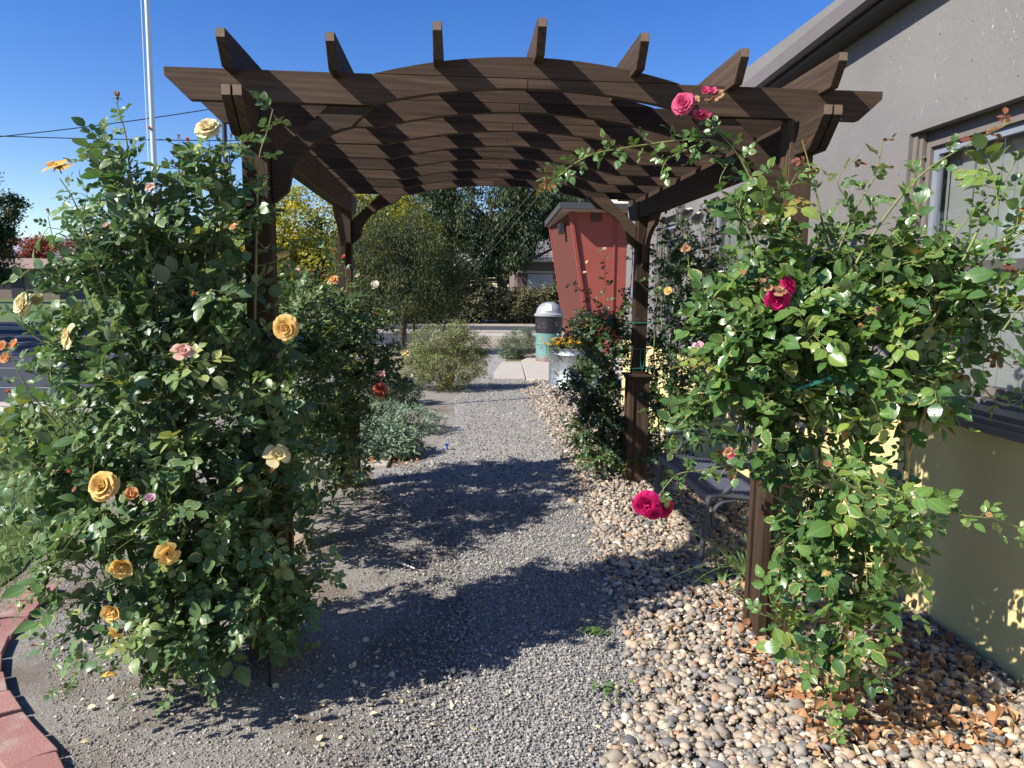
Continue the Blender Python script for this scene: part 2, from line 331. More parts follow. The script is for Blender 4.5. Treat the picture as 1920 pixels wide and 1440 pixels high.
sheet('parking_area', [(-60,9.6),(-5.0,9.6),(-3.0,16.5),(-2.4,20.5),(-.9,22.3),(-.9,26.3),(-60,26.3)], 0.0, M['asphalt'], 'dark asphalt parking area left of the garden', 'road')
sheet('far_verge', [(-60,31.5),(60,31.5),(60,46),(-60,46)], .008, M['verge'], 'tan dry verge beyond the street', 'ground')
sheet('gravel_apron', [(-.88,19.7),(9,19.7),(9,26.1),(-.88,26.1)], 0.0, M['verge'], 'pale gravel apron before the street', 'ground')
MBs = MB(); MBs.box(-.8,30,24.6,25.9,-.02,.03); tag(MBs.build('pavement', M['concrete']), 'pale concrete pavement along the street', 'pavement', kind='structure')
MBs = MB(); MBs.box(-60,60,26.08,26.28,-.02,.12); tag(MBs.build('kerb', M['concrete'], bevel=.02), 'concrete kerb along the near side of the street', 'kerb', kind='structure')
MBs = MB(); MBs.box(-40,-2.9,9.35,9.58,-.02,.1); tag(MBs.build('lawn_kerb', M['concrete'], bevel=.02), 'concrete kerb between the near lawn and the asphalt', 'kerb', kind='structure')
for i, y in enumerate((11.5, 14.2, 17.2, 20.4)):
    o = sheet('road_markings', [(-22,y),(-5.3,y),(-5.3,y+.1),(-22,y+.1)], .006, M['paint']); o['label'] = 'thin white bay line painted on the dark asphalt'; o['category'] = 'road marking'; o['group'] = 'bay lines on the asphalt'
sheet('lawn', [(-14,1),(-1.75,1),(-2.4,3.6),(-2.55,4.6),(-3.3,8.6),(-3.4,9.33),(-14,9.33)], -.002, M['lawn'], 'sunlit lawn left of the brick edging', 'lawn', .1)
sheet('park_lawn', [(-160,31.7),(-11,31.7),(-11,130),(-160,130)], .016, M['lawn'], 'wide sunlit park lawn beyond the asphalt', 'lawn')
# hills
MBh = MB(); V = []; F = []
nx, ny = 70, 8
for j in range(ny):
    for i in range(nx):
        x = -1500+i*22; y = 800+j*90; h = (52+26*noise.noise(Vector((x*.004, 3, 0)))+22*noise.noise(Vector((x*.017, y*.01, 1))))*math.sin(math.pi*min(1, j/(ny-1)*1.0))*min(1, max(0, -x/300))
        V.append((x, y, max(-1, h)*(1.35 if j == 3 else 1)))
for j in range(ny-1):
    for i in range(nx-1): F.append((j*nx+i, j*nx+i+1, (j+1)*nx+i+1, (j+1)*nx+i))
M['hill'] = simple('haze_tinted_hillside', (.27,.29,.36), .95, .12, .02)  # bluish haze of distance is painted into the hill colour
MBh.add(V, F); o = MBh.build('hills', M['hill'], smooth=True); tag(o, 'bare hills tinted pale with painted haze on the far left horizon', 'hills', kind='structure')
# ------------------------------------------------------------------ stones, litter, grass
SUBP = [tpl_ico(2, .55, i) for i in range(6)]; LOWP = [tpl_ico(1, .5, 20+i) for i in range(6)]
def stones(name, x, y, z, size, tint, mat, lod2, label, cat, smooth=True, flat=(.45,.75), elong=(.55,.9)):
    s = Soup(); n = len(x); k = rng.integers(0, 6, n)
    th = rng.uniform(0, 2*math.pi, n); tx, ty = rng.normal(0, .22, n), rng.normal(0, .22, n)
    AZ = unit(np.c_[tx, ty, np.ones(n)]); AX = unit(np.cross(np.c_[np.cos(th), np.sin(th), np.zeros(n)], AZ)); AY = np.cross(AZ, AX)
    AX = AX*size[:,None]; AY = AY*(size*rng.uniform(*elong, n))[:,None]; AZ = AZ*(size*rng.uniform(*flat, n))[:,None]
    O = np.c_[x, y, z]
    for lod in (True, False):
        T = SUBP if lod else LOWP
        for q in range(6):
            m = (k == q) & (lod2 == lod)
            s.inst(T[q], O[m], AX[m], AY[m], AZ[m], tint[m])
    o = s.build(name, mat, smooth=smooth); return tag(o, label, cat, kind='stuff')
def stonemat(name, stops, rough=.7):
    t = NT(name); ti = t.attr('tint').outputs['Fac']; n = t.noise(t.obj(), 90, 4); c = t.ramp(ti, stops)
    c = t.mix(t.math('MULTIPLY', n, .45), c, t.mix(.5, c, (.10,.085,.07)))
    return t.done(t.bsdf(c, rough, .3, bump=n, bd=.001, bs=.4))
M['peb'] = stonemat('river_pebbles', [(0,(.12,.12,.125)),(.15,(.20,.19,.175)),(.3,(.30,.245,.185)),(.45,(.40,.30,.20)),(.6,(.30,.27,.235)),(.72,(.44,.34,.235)),(.84,(.50,.41,.30)),(.92,(.56,.52,.45)),(.96,(.42,.22,.11)),(1,(.17,.18,.20))])
M['chip'] = stonemat('crushed_gravel', [(0,(.12,.12,.12)),(.35,(.215,.21,.198)),(.65,(.31,.298,.272)),(.85,(.40,.37,.325)),(1,(.55,.48,.39))], .85)
M['grit'] = stonemat('brown_grit', [(0,(.12,.11,.095)),(.4,(.25,.23,.195)),(.75,(.37,.34,.295)),(1,(.58,.54,.47))], .9)
def rejection(n, x0, x1, y0, y1, dens):
    """points with a density that is even or falls with distance"""
    u = rng.uniform(0, 1, n)
    y = y0+(y1-y0)*u**dens; return rng.uniform(x0, x1, n), y
# river pebbles, two layers near the viewer
x1, y1 = rejection(19000, .35, 2.36, 1.9, 6.0, 1.15); x2, y2 = rejection(12000, .9, 2.36, 6.0, 12.6, 1.1)
x = np.r_[x1, x2]; y = np.r_[y1, y2]; sz = rng.lognormal(math.log(.0142), .36, len(x)).clip(.006, .040)*np.where(y > 6, 1.15, 1)
edge = interp(PATH_R, y)+rng.normal(0, .05, len(x))*np.where(rng.random(len(x)) < .2, 2.2, 1)
keep = (x > edge) & (x < 2.30)
x, y, sz = x[keep], y[keep], sz[keep]
tint = rng.random(len(x)); fd = np.minimum(1, np.maximum(0, x-interp(PATH_R, y))/.25); z = rng.uniform(-.002, .022, len(x))*(.3+.7*fd)+.010*fd
stones('river_pebbles', x, y, z, sz, tint, M['peb'], y < 5.0, 'tan and grey rounded river pebbles beside the path', 'pebbles')
gx, gy = rejection(16000, .5, 2.3, 1.9, 6, 1.2); kg = gx > interp(PATH_R, gy); gx, gy = gx[kg], gy[kg]
stones('pebble_grit', gx, gy, rng.uniform(.0, .02, len(gx)), rng.lognormal(math.log(.0055), .3, len(gx)), rng.random(len(gx)), M['peb'], np.zeros(len(gx), bool), 'small grit lodged between the river pebbles', 'gravel', smooth=False)
# grey path gravel
x1, y1 = rejection(74000, -.9, 1.3, 1.9, 5.2, 1.5); x2, y2 = rejection(22000, -.9, 1.4, 5.2, 13.5, 1.15)
x = np.r_[x1, x2]; y = np.r_[y1, y2]
l = interp(PATH_L, y)+.06+rng.normal(0, 1, len(x))*np.where(y < 5.4, .19, .07); r = interp(PATH_R, y)+rng.normal(0, .06, len(x)); keep = (x > l) & (x < r); x, y = x[keep], y[keep]
sz = rng.lognormal(math.log(.0050), .36, len(x)).clip(.003, .015)*np.where(y > 5.2, 1.5, 1)
stones('crushed_gravel', x, y, rng.uniform(-.003, .004, len(x)), sz, rng.random(len(x)), M['chip'], np.zeros(len(x), bool), 'angular blue grey gravel covering the path', 'gravel', smooth=False)
x1, y1 = rejection(60000, -2.2, .6, 1.9, 6.0, 1.7); x = x1; y = y1
keep = (x < interp(PATH_L, y)+rng.normal(.12, .16, len(x))) & (x > -1.3-(y-2.33)*.62) & (x > -2.15); x, y = x[keep], y[keep]
stones('brown_grit', x, y, rng.uniform(-.009, -.005, len(x)), rng.lognormal(math.log(.0036), .4, len(x)).clip(.002, .011), rng.random(len(x)), M['grit'], np.zeros(len(x), bool), 'fine brown grit around the left rose bush', 'gravel', smooth=False)
# fallen leaves
def litter(name, x, y, z, size, mat, label, cat, tmpl=LEAF2, tilt=.5):
    s = Soup(); n = len(x); th = rng.uniform(0, 6.28, n); AZ = unit(np.c_[rng.normal(0, tilt, n), rng.normal(0, tilt, n), np.ones(n)])
    AY = unit(np.cross(AZ, np.c_[np.cos(th), np.sin(th), np.zeros(n)])); AX = np.cross(AY, AZ)
    s.inst(tmpl, np.c_[x, y, z], AX*size[:,None]*rng.uniform(.6, 1.0, n)[:,None], AY*size[:,None], AZ*size[:,None]*rng.uniform(-2.0, 4.0, n)[:,None], rng.random(n))
    return tag(s.build(name, mat), label, cat, kind='stuff')
M['dead'] = leafmat('dead_leaf', [(0,(.14,.065,.035)),(.3,(.33,.15,.065)),(.6,(.46,.24,.11)),(.85,(.56,.37,.20)),(1,(.66,.52,.34))], (.45,.3,.17), trans=.12, rough=.7, spec=.2)
M['fallen_petal'] = petal('fallen_petal', (.75,.62,.32), (.8,.7,.45), .15)
n = 1300; x = 1.25+np.abs(rng.normal(.35, .45, n)); y = 2.25+np.abs(rng.normal(.25, .45, n)); k = (x < 2.3) & (rng.random(n) < np.clip((x-1.0)/.6, 0, 1)); x, y = x[k], y[k]
xc_ = 1.2+np.abs(rng.normal(.4, .5, 900)); yc_ = 2.2+np.abs(rng.normal(.3, .5, 900)); kc = (xc_ < 2.3); x = np.r_[x, xc_[kc]]; y = np.r_[y, yc_[kc]]
x3 = rng.uniform(.8, 2.25, 160); y3 = rng.uniform(2.2, 9, 160); x = np.r_[x, x3, rng.normal(1.55, .12, 120), rng.uniform(-.9,-.3,60)]; y = np.r_[y, y3, rng.normal(3.35, .2, 120), rng.normal(6.5,.08,60)]
litter('fallen_leaves', x, y, rng.uniform(.020, .045, len(x)), rng.uniform(.008, .055, len(x))*np.where(rng.random(len(x)) < .45, .45, 1), M['dead'], 'crisp orange brown fallen leaves on the pebbles', 'fallen leaves')
n = 150; x = np.r_[rng.normal(-.35, .22, 55), rng.normal(-1.75, .22, 70), rng.uniform(-1.6, .6, 40)]; y = np.r_[rng.normal(2.75, .18, 55), 3.05+rng.normal(0, .28, 70), rng.uniform(2.2, 4.2, 40)]
k = (x > -1.3-(y-2.33)*.62); x, y = x[k], y[k]
litter('fallen_petals', x, y, np.full(len(x), .004), rng.uniform(.012, .034, len(x)), M['fallen_petal'], 'yellow fallen petals scattered on the brown grit', 'petals', LEAF, .3)
# grass blades
BLADE = (np.array([(-.5,0,0),(.5,0,0),(.35,.3,.55),(-.35,.3,.55),(0,.8,1)], float), np.array([(3,2,4)]), np.array([(0,1,2,3)]), np.zeros((5,2)))
def blades(name, x, y, z, h, wd, mat, label, cat, tint=None, lean=.5, kind='stuff', parent=None):
    s = Soup(); n = len(x); th = rng.uniform(0, 6.28, n); AY = np.c_[np.cos(th), np.sin(th), np.zeros(n)]; AX = np.c_[-np.sin(th), np.cos(th), np.zeros(n)]
    s.inst(BLADE, np.c_[x, y, z], AX*wd, AY*(h*rng.uniform(.1, lean, n))[:,None], np.c_[np.zeros(n), np.zeros(n), h], rng.random(n) if tint is None else tint)
    o = s.build(name, mat, parent)
    return tag(o, label, cat, kind=kind) if parent is None else o
M['grass'] = treeleaf('grass_blades', [(0,(.06,.11,.02)),(.5,(.11,.17,.035)),(.85,(.2,.24,.07)),(1,(.34,.3,.13))])
x = rng.uniform(-5.5, -2.1, 60000); y = rng.uniform(2.5, 9.3, 60000); k = x < -2.28-(y-3.6)*.19-np.where(y < 3.6, (3.6-y)*-.4, 0)+rng.normal(0, .04, len(x)); x, y = x[k], y[k]
blades('lawn_grass', x, y, np.zeros(len(x)), rng.uniform(.02, .06, len(x)), .004, M['grass'], 'short sunlit grass left of the brick edging', 'grass')
# small weeds in the path
for (px, py, nn, nm) in ((1118,1190,60,'low green weeds growing between path and pebbles'), (1140,1298,40,'small clover weed at the edge of the pebbles'), (1270,1000,30,'tiny weed among the pebbles near the bench')):
    c = at(px, py, Z=0); s = Soup(); th = rng.uniform(0, 6.28, nn); rr = np.abs(rng.normal(0, .045, nn)); O = np.c_[c[0]+rr*np.cos(th), c[1]+rr*np.sin(th), rng.uniform(.01, .03, nn)]
    AZ = unit(rng.normal(0, .3, (nn,3))+np.array((0,0,1))); AY = unit(np.cross(AZ, rng.normal(0, 1, (nn,3)))); AX = np.cross(AY, AZ); q = rng.uniform(.012, .022, nn)[:,None]
    s.inst(LEAF, O, AX*q, AY*q, AZ*q, rng.random(nn)*.5+.3); tag(s.build('weed', M['leaf_right']), nm, 'weed')
# ------------------------------------------------------------------ brick edging
t = NT('red_paver'); o = t.obj(); ri = t.n('ShaderNodeObjectInfo').outputs['Random']; n = t.noise(o, 38, 6, .7); n2 = t.noise(o, 7, 4); n3 = t.noise(o, 150, 3)
c = t.mix(t.math('ADD', t.math('MULTIPLY', n, .5), t.math('MULTIPLY', ri, .5)), (.24,.11,.095), (.40,.21,.18)); c = t.mix(t.ramp(n2, [(.5, 0.), (.68, .75)]), c, (.38,.31,.26)); c = t.mix(t.ramp(n3, [(.62, 0.), (.7, .6)]), c, (.14,.08,.07))
M['brick'] = t.done(t.bsdf(c, .88, .25, bump=t.math('ADD', n, n3), bd=.004, bs=.6))
edge = [at(x, y, Z=0)[:2] for x, y in ((150,1530),(112,1420),(80,1380),(40,1335),(14,1290),(5,1250),(14,1210),(50,1165),(86,1130),(118,1098))]
L = [0]
for i in range(1, len(edge)): L.append(L[-1]+np.linalg.norm(edge[i]-edge[i-1]))
def onedge(s): return np.array((np.interp(s, L, [e[0] for e in edge]), np.interp(s, L, [e[1] for e in edge])))
nb = int(L[-1]/.185); bl = ['lowest red paver at the bottom left corner of the photo', 'second red paver up from the bottom left corner', 'third red paver up along the curved edging', 'fourth red paver up along the curved edging', 'fifth red paver along the curved edging at the frame edge', 'sixth red paver along the curved edging', 'seventh red paver along the curved edging', 'eighth red paver along the curved edging', 'ninth red paver along the curved edging', 'tenth red paver along the curved edging', 'eleventh red paver along the curved edging']
for i in range(nb):
    s0 = i*.185; p = onedge(s0+.09); d = onedge(s0+.18)-onedge(s0); d = d/np.linalg.norm(d); nrm = np.array((-d[1], d[0]))
    if nrm[0] > 0: nrm = -nrm
    jz = random.uniform(-.004, .006); jr = random.uniform(-.05, .05)
    pts = []
    for k in range(9):                     # scalloped paver: one end bulges, the other is hollow
        t = k/8-.5; pts.append((.082+.016*math.cos(t*math.pi), t*.15))
    for k in range(9):
        t = .5-k/8; pts.append((-.094+.016*math.cos(t*math.pi), t*.15))
    c = p+nrm*.078; mb = MB(); q = []
    for u, v in pts:
        uu = u*math.cos(jr)-v*math.sin(jr); vv = u*math.sin(jr)+v*math.cos(jr); q.append(tuple(c+d*uu+nrm*vv))
    mb.prism(q, -.03, .022+jz, 'z')
    o = mb.build('paver', M['brick'], bevel=.004); tag(o, (['last red paver, farthest along the curved edging'] if i == nb-1 else bl)[min(i, len(bl)-1) if i < nb-1 else 0], 'paver', 'red pavers edging the rose bed')
# ------------------------------------------------------------------ pergola
PG = empty('pergola', (.32, 4.5, 0), 'dark stained timber pergola with arched rafters over the gravel path', 'pergola')
M['screw'] = simple('screw_head', (.5,.5,.5), .4, .1, 50, metal=.8)
posts = {'nl': (-.815, 3.14, .95), 'fl': (-.875, 5.86, .92), 'nr': (1.46, 3.14, .95), 'fr': (1.49, 5.86, .915)}
ZB = 2.333
for k, (px, py, hc) in posts.items():
    mb = MB(); w = .042; mb.box(px-w, px+w, py-w, py+w, hc, ZB-.002)
    for sx, sy in ((1,0),(-1,0),(0,1),(0,-1)):
        if sx: mb.box(px+sx*w if sx > 0 else px-w-.011, px+w+.011 if sx > 0 else px-w, py-.036, py+.036, hc+.001, ZB-.004)
        else: mb.box(px-.052, px+.052, py+w+.001 if sy > 0 else py-w-.012, py+w+.012 if sy > 0 else py-w-.001, hc+.001, ZB-.003)
    post = mb.build('post', M['wood_z'], PG, bevel=.003)
    mb = MB(); w = .072; mb.box(px-w, px+w, py-w, py+w, -.03, hc-.03)
    for sx in (-1, 1):
        for sy in (-1, 1):      # corner trims round the recessed panels
            x0, x1 = sorted((px+sx*(w+.012), px+sx*(w-.028))); ya, yb = sorted((py+sy*(w+.001), py+sy*(w+.013))); mb.box(x0, x1, ya, yb, -.03, hc-.032)
            x0, x1 = sorted((px+sx*(w+.0015), px+sx*(w+.013))); ya, yb = sorted((py+sy*(w-.0005), py+sy*(w-.03))); mb.box(x0, x1, ya, yb, -.03, hc-.033)
    pl = mb.build('plinth', M['wood_z'], post, bevel=.002)
    pl.matrix_parent_inverse = Matrix.Identity(4)
    mb = MB(); c = .112; mb.box(px-c, px+c, py-c, py+c, hc-.012, hc+.008); mb.box(px-.094, px+.094, py-.094, py+.094, hc-.031, hc-.0125)
    cpn = mb.build('plinth_cap', M['wood_x'], post, bevel=.004)
    for sx in (-.03, .03):
        for zz in (1.37, 2.2): MB().tube([(px+sx, py-.056, zz), (px+sx, py-.0535, zz)], .004, 8).build('screw', M['screw'], post)
# rails in pairs
def railprof(y0, y1, zt, h, v=.04, c=.09):
    return [(y0, zt), (y1, zt), (y1, zt-v), (y1-c, zt-h+.02), (y1-c-.025, zt-h), (y0+c+.025, zt-h), (y0+c, zt-h+.02), (y0, zt-v)]
for side, (xa, xb) in {'l': (-.828, -.868), 'r': (1.448, 1.482)}.items():
    for sgn in (-1, 1):
        xc = (xa if side == 'l' else (xa+xb)/2)+sgn*.0205
        xc2 = (xb if side == 'l' else (xa+xb)/2+.02)+sgn*.0205
        pr = railprof(2.85, 6.22, ZB, .155); mb = MB(); n = len(pr)
        def sx(yy, off): return xc+(xc2-xc)*(yy-2.85)/3.4+off
        V = [(sx(p[0], -.018), p[0], p[1]) for p in pr]+[(sx(p[0], .018), p[0], p[1]) for p in pr]
        mb.add(V, [tuple(range(n)), tuple(range(2*n-1, n-1, -1))]+[(i, n+i, n+(i+1) % n, (i+1) % n) for i in range(n)])
        mb.build('rail', M['wood_y'], PG, bevel=.003)
# rafters: two boards butted in the middle and an arched cap
def arc(x0, x1, z0, h, n=22):
    return [(x0+(x1-x0)*i/n, z0+h*(1-(2*i/n-1)**2)) for i in range(n+1)]
XL, XR, XC = -1.16, 1.808, .288
for k in range(8):
    y0 = 3.1+.405*k; y1 = y0+.037
    ua = arc(-.37, 1.02, ZB, .086, 28)
    left = [(XL, 2.456), (XL, 2.424), (XL+.094, ZB)]+[(-.5, ZB)]+[p for p in ua if p[0] < XC-.002]
    zc = np.interp(XC, [p[0] for p in ua], [p[1] for p in ua]); left += [(XC-.0012, zc), (XC-.0012, 2.456)]
    right = [(XC+.0012, 2.456), (XC+.0012, zc)]+[p for p in ua if p[0] > XC+.002]+[(1.15, ZB), (XR-.098, ZB), (XR, 2.424), (XR, 2.456)]
    r_ = MB().prism(left, y0, y1).build('rafter', M['wood_x'], PG, bevel=.0015)
    MB().prism(right, y0+random.uniform(-.002, .002), y1).build('rafter_half', M['wood_x'], r_, bevel=.0015)
    cap = arc(-.335, .925, 2.4585, .083, 28)
    MB().prism([p for p in cap], y0+.001, y1+.001).build('rafter_cap', M['wood_x'], r_, bevel=.001)
# purlins on top
for i in range(7):
    xc = -.888+.4045*i; ztop = 2.456+(.083*(1-((xc-.295)/.63)**2) if abs(xc-.295) < .6 else 0)+.102
    h = .123; mb = MB(); y0, y1 = 2.94, 6.18; x0, x1 = xc-.018, xc+.018
    pr = [(y0, ztop), (y1, ztop), (y1, ztop-.035), (y1-.06, ztop-h), (y0+.06, ztop-h), (y0, ztop-.035)]
    mb.prism(pr, x0, x1, 'x'); mb.build('purlin', M['wood_y'], PG, bevel=.003)
    MB().box(x0+.002, x1-.002, y0-.0015, y0+.001, ztop-.033, ztop-.002).build('end_grain', M['end'], PG)
for xc in (-.8485, -.8075, 1.4445, 1.4855):
    MB().box(xc-.016, xc+.016, 2.8485, 2.851, ZB-.038, ZB-.002).build('end_grain', M['end'], PG)
# braces
BR = [(-.528,2.331),(-.348,2.332),(-.433,2.248),(-.47,2.24),(-.511,2.223),(-.578,2.185),(-.624,2.144),(-.661,2.094),(-.675,2.068),(-.694,1.987),(-.723,1.963),(-.758,1.935),(-.758,2.115)]
BR = [(x+.815, z) for x, z in BR]           # distance from the post centre
for k, (px, py, hc) in posts.items():
    s = 1 if px < 0 else -1
    MB().prism([(px+s*d, z) for d, z in BR], py-.022, py+.016).build('brace', M['wood_x'], PG, bevel=.003)
    s = 1 if py < 4 else -1
    MB().prism([(py+s*(d+.003), min(z-.155, 2.177)) for d, z in BR], px-.018, px+.018, 'x').build('brace', M['wood_y'], PG, bevel=.003)
# ------------------------------------------------------------------ grey building
def stucco(name, c, speckc):
    t = NT(name); o = t.obj(); n1 = t.noise(o, 26, 6, .65); n2 = t.noise(o, 2.1, 4); n3 = t.noise(t.map(o, (1, 1, .35)), 75, 3, .7); n4 = t.noise(t.map(o, (1,1,.4)), 5, 5)
    col = t.mix(n2, tuple(x*.84 for x in c), tuple(x*1.16 for x in c))
    pit = t.math('MULTIPLY', t.ramp(n3, [(.64, 0.), (.7, 1.)]), t.ramp(n4, [(.47, 0.), (.6, 1.)]))
    col = t.mix(t.math('MULTIPLY', pit, .8), col, speckc)
    v = t.n('ShaderNodeTexVoronoi', Scale=14.0); t.set(v.inputs['Vector'], o); hole = t.ramp(v.outputs['Distance'], [(.05, 1.), (.09, 0.)])
    col = t.mix(t.math('MULTIPLY', hole, .6), col, tuple(x*.25 for x in c))
    wv = t.noise(o, .9, 5); col = t.mix(t.ramp(wv, [(.42, 0.), (.68, .4)]), col, tuple(x*.72 for x in c))
    return t.done(t.bsdf(col, .72, .35, bump=t.math('SUBTRACT', t.math('ADD', n1, t.math('MULTIPLY', n3, .5)), hole), bd=.006, bs=.5))
M['stucco'] = stucco('grey_stucco', (.18,.17,.162), (.5,.47,.43)); M['yellow'] = simple('yellow_painted_base', (.66,.55,.25), .8, .08, 8, bs=.4)
M['ledge'] = simple('grey_ledge', (.16,.145,.13), .75, .2, 20); M['frame'] = simple('grey_brown_frame', (.16,.14,.12), .55, .1, 20)
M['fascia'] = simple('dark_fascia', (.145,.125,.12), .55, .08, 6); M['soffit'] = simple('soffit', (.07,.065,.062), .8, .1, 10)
M['alu'] = simple('grey_window_rail', (.20,.22,.26), .45, .05, 10); M['blind'] = simple('white_blind', (.50,.50,.47), .8, .03, 5, bs=.05)
t = NT('window_glass'); g = t.n('ShaderNodeBsdfGlossy', Roughness=.02); tr = t.n('ShaderNodeBsdfTransparent', Color=(.93,.95,.95,1)); fr = t.math('POWER', t.n('ShaderNodeLayerWeight', Blend=.5).outputs['Facing'], 4.0)
mx = t.n('ShaderNodeMixShader'); t.I(mx, 0, t.math('ADD', t.math('MULTIPLY', fr, .8), .2)); t.I(mx, 1, tr.outputs[0]); t.I(mx, 2, g.outputs[0]); M['glass'] = t.done(mx)
BX = 2.33; BY0, BY1 = -3.0, 10.0
BL = empty('grey_building', (4, 3.5, 0), 'grey stucco building with yellow base and square windows along the right side', 'building')
wins = [(-2.6, -.2), (.9, 3.72), (4.95, 6.82), (7.75, 8.5), (8.85, 9.6)]
mb = MB(); mb.box(BX, BX+.25, BY0, BY1, 2.42, 3.4)
ys = [BY0]+[v for w_ in wins for v in w_]+[BY1]
for i in range(0, len(ys), 2): mb.box(BX, BX+.25, ys[i], ys[i+1], 1.05, 2.42)
for wy in wins: mb.box(BX+.001, BX+.25, wy[0], wy[1], 1.05, 1.14)
mb.box(BX+.25, BX+6, BY1-.25, BY1, -.05, 3.4)
mb.build('upper_wall', M['stucco'], BL)
MB().box(BX-.012, BX+.24, BY0, BY1-.003, -.08, 1.02).build('base_wall', M['yellow'], BL)
mb = MB()
mb.prism([(BX-.015, 1.021), (BX-.10, 1.021), (BX-.10, 1.052), (BX-.085, 1.056), (BX-.085, 1.078), (BX-.06, 1.083), (BX-.06, 1.104), (BX-.001, 1.122), (BX-.001, 1.021)], BY0, BY1-.005, 'y'); mb.build('ledge', M['ledge'], BL)
for wy0, wy1 in wins:
    mb = MB(); X0 = BX+.06
    mb.box(X0, X0+.06, wy0+.002, wy0+.09, 1.141, 2.419); mb.box(X0, X0+.06, wy1-.09, wy1-.002, 1.141, 2.419); mb.box(X0+.001, X0+.06, wy0+.09, wy1-.09, 2.34, 2.419); mb.box(X0+.001, X0+.06, wy0+.09, wy1-.09, 1.141, 1.19)
    mb.box(BX+.02, X0-.001, wy1-.035, wy1-.002, 1.141, 2.419); mb.box(BX+.035, X0-.002, wy1-.06, wy1-.0355, 1.142, 2.417)
    for zz in np.arange(1.25, 2.38, .095): mb.tube([(BX+.047, wy1-.06, zz), (BX+.047, wy1-.07, zz)], .008, 8)
    wf = mb.build('window', M['frame'], BL, bevel=.002)
    mb = MB()
    for a_, b_, c_, d_ in ((wy0+.091, wy0+.13, 1.191, 2.339), (wy1-.13, wy1-.091, 1.191, 2.339)): mb.box(X0+.02, X0+.05, a_, b_, c_, d_)
    mb.box(X0+.021, X0+.049, wy0+.13, wy1-.13, 2.30, 2.339); mb.build('sash', M['alu'], wf)
    mb = MB(); mb.box(X0+.012, X0+.055, wy0+.13, wy1-.13, 1.715, 1.76); mb.build('mullion', M['soffit'], wf)
    MB().box(X0+.034, X0+.038, wy0+.129, wy1-.129, 1.19, 2.31).build('glass', M['glass'], wf)
    mb = MB()
    zz = 2.36
    yy = wy0+.02
    while yy < wy1-.02:                    # vertical blind vanes
        mb.box(X0+.09+.004*math.sin(yy*40), X0+.093+.004*math.sin(yy*40), yy, yy+.086, 1.16, 2.36); yy += .089
    mb.build('blind', M['blind'], wf)
for yc in (7.52, .45):
    mb = MB(); mb.box(BX-.05, BX-.001, yc-.055, yc+.055, 1.125, 3.1); mb.box(BX-.065, BX-.0505, yc-.02, yc+.02, 1.125, 3.1); mb.box(BX-.06, BX-.0125, yc-.05, yc+.05, -.05, 1.02)
    mb.build('pilaster', M['frame'], BL, bevel=.003)
# the eave falls slightly towards the back
def eave(y): return 3.23-.043*(y-4.154)
y0, y1 = BY0, BY1+.1; xe = 2.16
mb = MB()
V = []
for y in (y0, y1):
    z = eave(y); V += [(xe, y, z-.125), (xe-.02, y, z-.11), (xe-.02, y, z-.02), (xe+.03, y, z+.01), (xe+1.5, y, z+.16), (xe+1.5, y, z-.05), (xe+.035, y, z-.12)]
n = 7; mb.add(V, [tuple(range(n)), tuple(range(2*n-1, n-1, -1))]+[(i, n+i, n+(i+1) % n, (i+1) % n) for i in range(n)])
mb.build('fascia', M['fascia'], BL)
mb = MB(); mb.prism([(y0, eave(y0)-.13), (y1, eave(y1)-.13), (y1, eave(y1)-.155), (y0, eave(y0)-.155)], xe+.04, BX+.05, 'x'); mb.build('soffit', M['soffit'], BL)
# ------------------------------------------------------------------ red entrance building
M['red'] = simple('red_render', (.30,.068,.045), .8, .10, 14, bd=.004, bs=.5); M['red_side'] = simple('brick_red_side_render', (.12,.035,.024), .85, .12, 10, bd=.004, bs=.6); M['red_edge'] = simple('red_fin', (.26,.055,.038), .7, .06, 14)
M['soff2'] = simple('taupe_soffit', (.42,.31,.27), .8, .05, 6); M['roof_dark'] = simple('roof_fascia', (.06,.058,.058), .6, .06, 5); M['dark'] = simple('dark_metal', (.03,.03,.035), .5, .1, 20)
M['cream'] = simple('cream_roof', (.62,.55,.42), .7, .2, 3)
RB = empty('red_building', (4.2, 19.5, 0), 'red entrance building with leaning side walls and a flat overhanging roof', 'building')
mb = MB(); mb.prism([(2.80,3.50),(3.40,-.05),(4.24,-.05),(4.24,3.50)], 18.02, 18.2); mb.build('front_wall', M['red'], RB)
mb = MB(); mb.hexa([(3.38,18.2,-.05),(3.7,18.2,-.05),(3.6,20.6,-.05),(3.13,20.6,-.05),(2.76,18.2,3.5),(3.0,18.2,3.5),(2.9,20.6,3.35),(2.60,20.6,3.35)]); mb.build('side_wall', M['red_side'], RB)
for yy, dx, zt in ((17.95, 0, 3.5), (20.55, -.16, 3.32)):
    MB().prism([(2.72+dx, zt), (3.34+dx*1.3, -.05), (3.43+dx*1.3, -.05), (2.81+dx, zt)], yy, yy+.08).build('fin', M['red_edge'], RB, bevel=.01)
MB().box(3.86, 3.90, 17.99, 18.02, -.05, 3.5).build('batten', M['red_edge'], RB)
mb = MB()
for i in range(4): mb.box(3.28+i*.075, 3.31+i*.075, 17.985, 18.018, 3.28, 3.5)
mb.build('vent', M['dark'], RB)
MB().box(2.58, 2.72, 18.7, 18.9, 3.02, 3.28).build('wall_light', M['dark'], RB, bevel=.01)
mb = MB(); mb.hexa([(2.44,17.6,3.535),(4.6,17.6,3.535),(5.5,21.3,3.37),(2.47,20.9,3.37),(2.44,17.6,3.68),(4.6,17.6,3.68),(5.5,21.3,3.52),(2.47,20.9,3.52)])
rf = mb.build('roof', M['roof_dark'], RB)
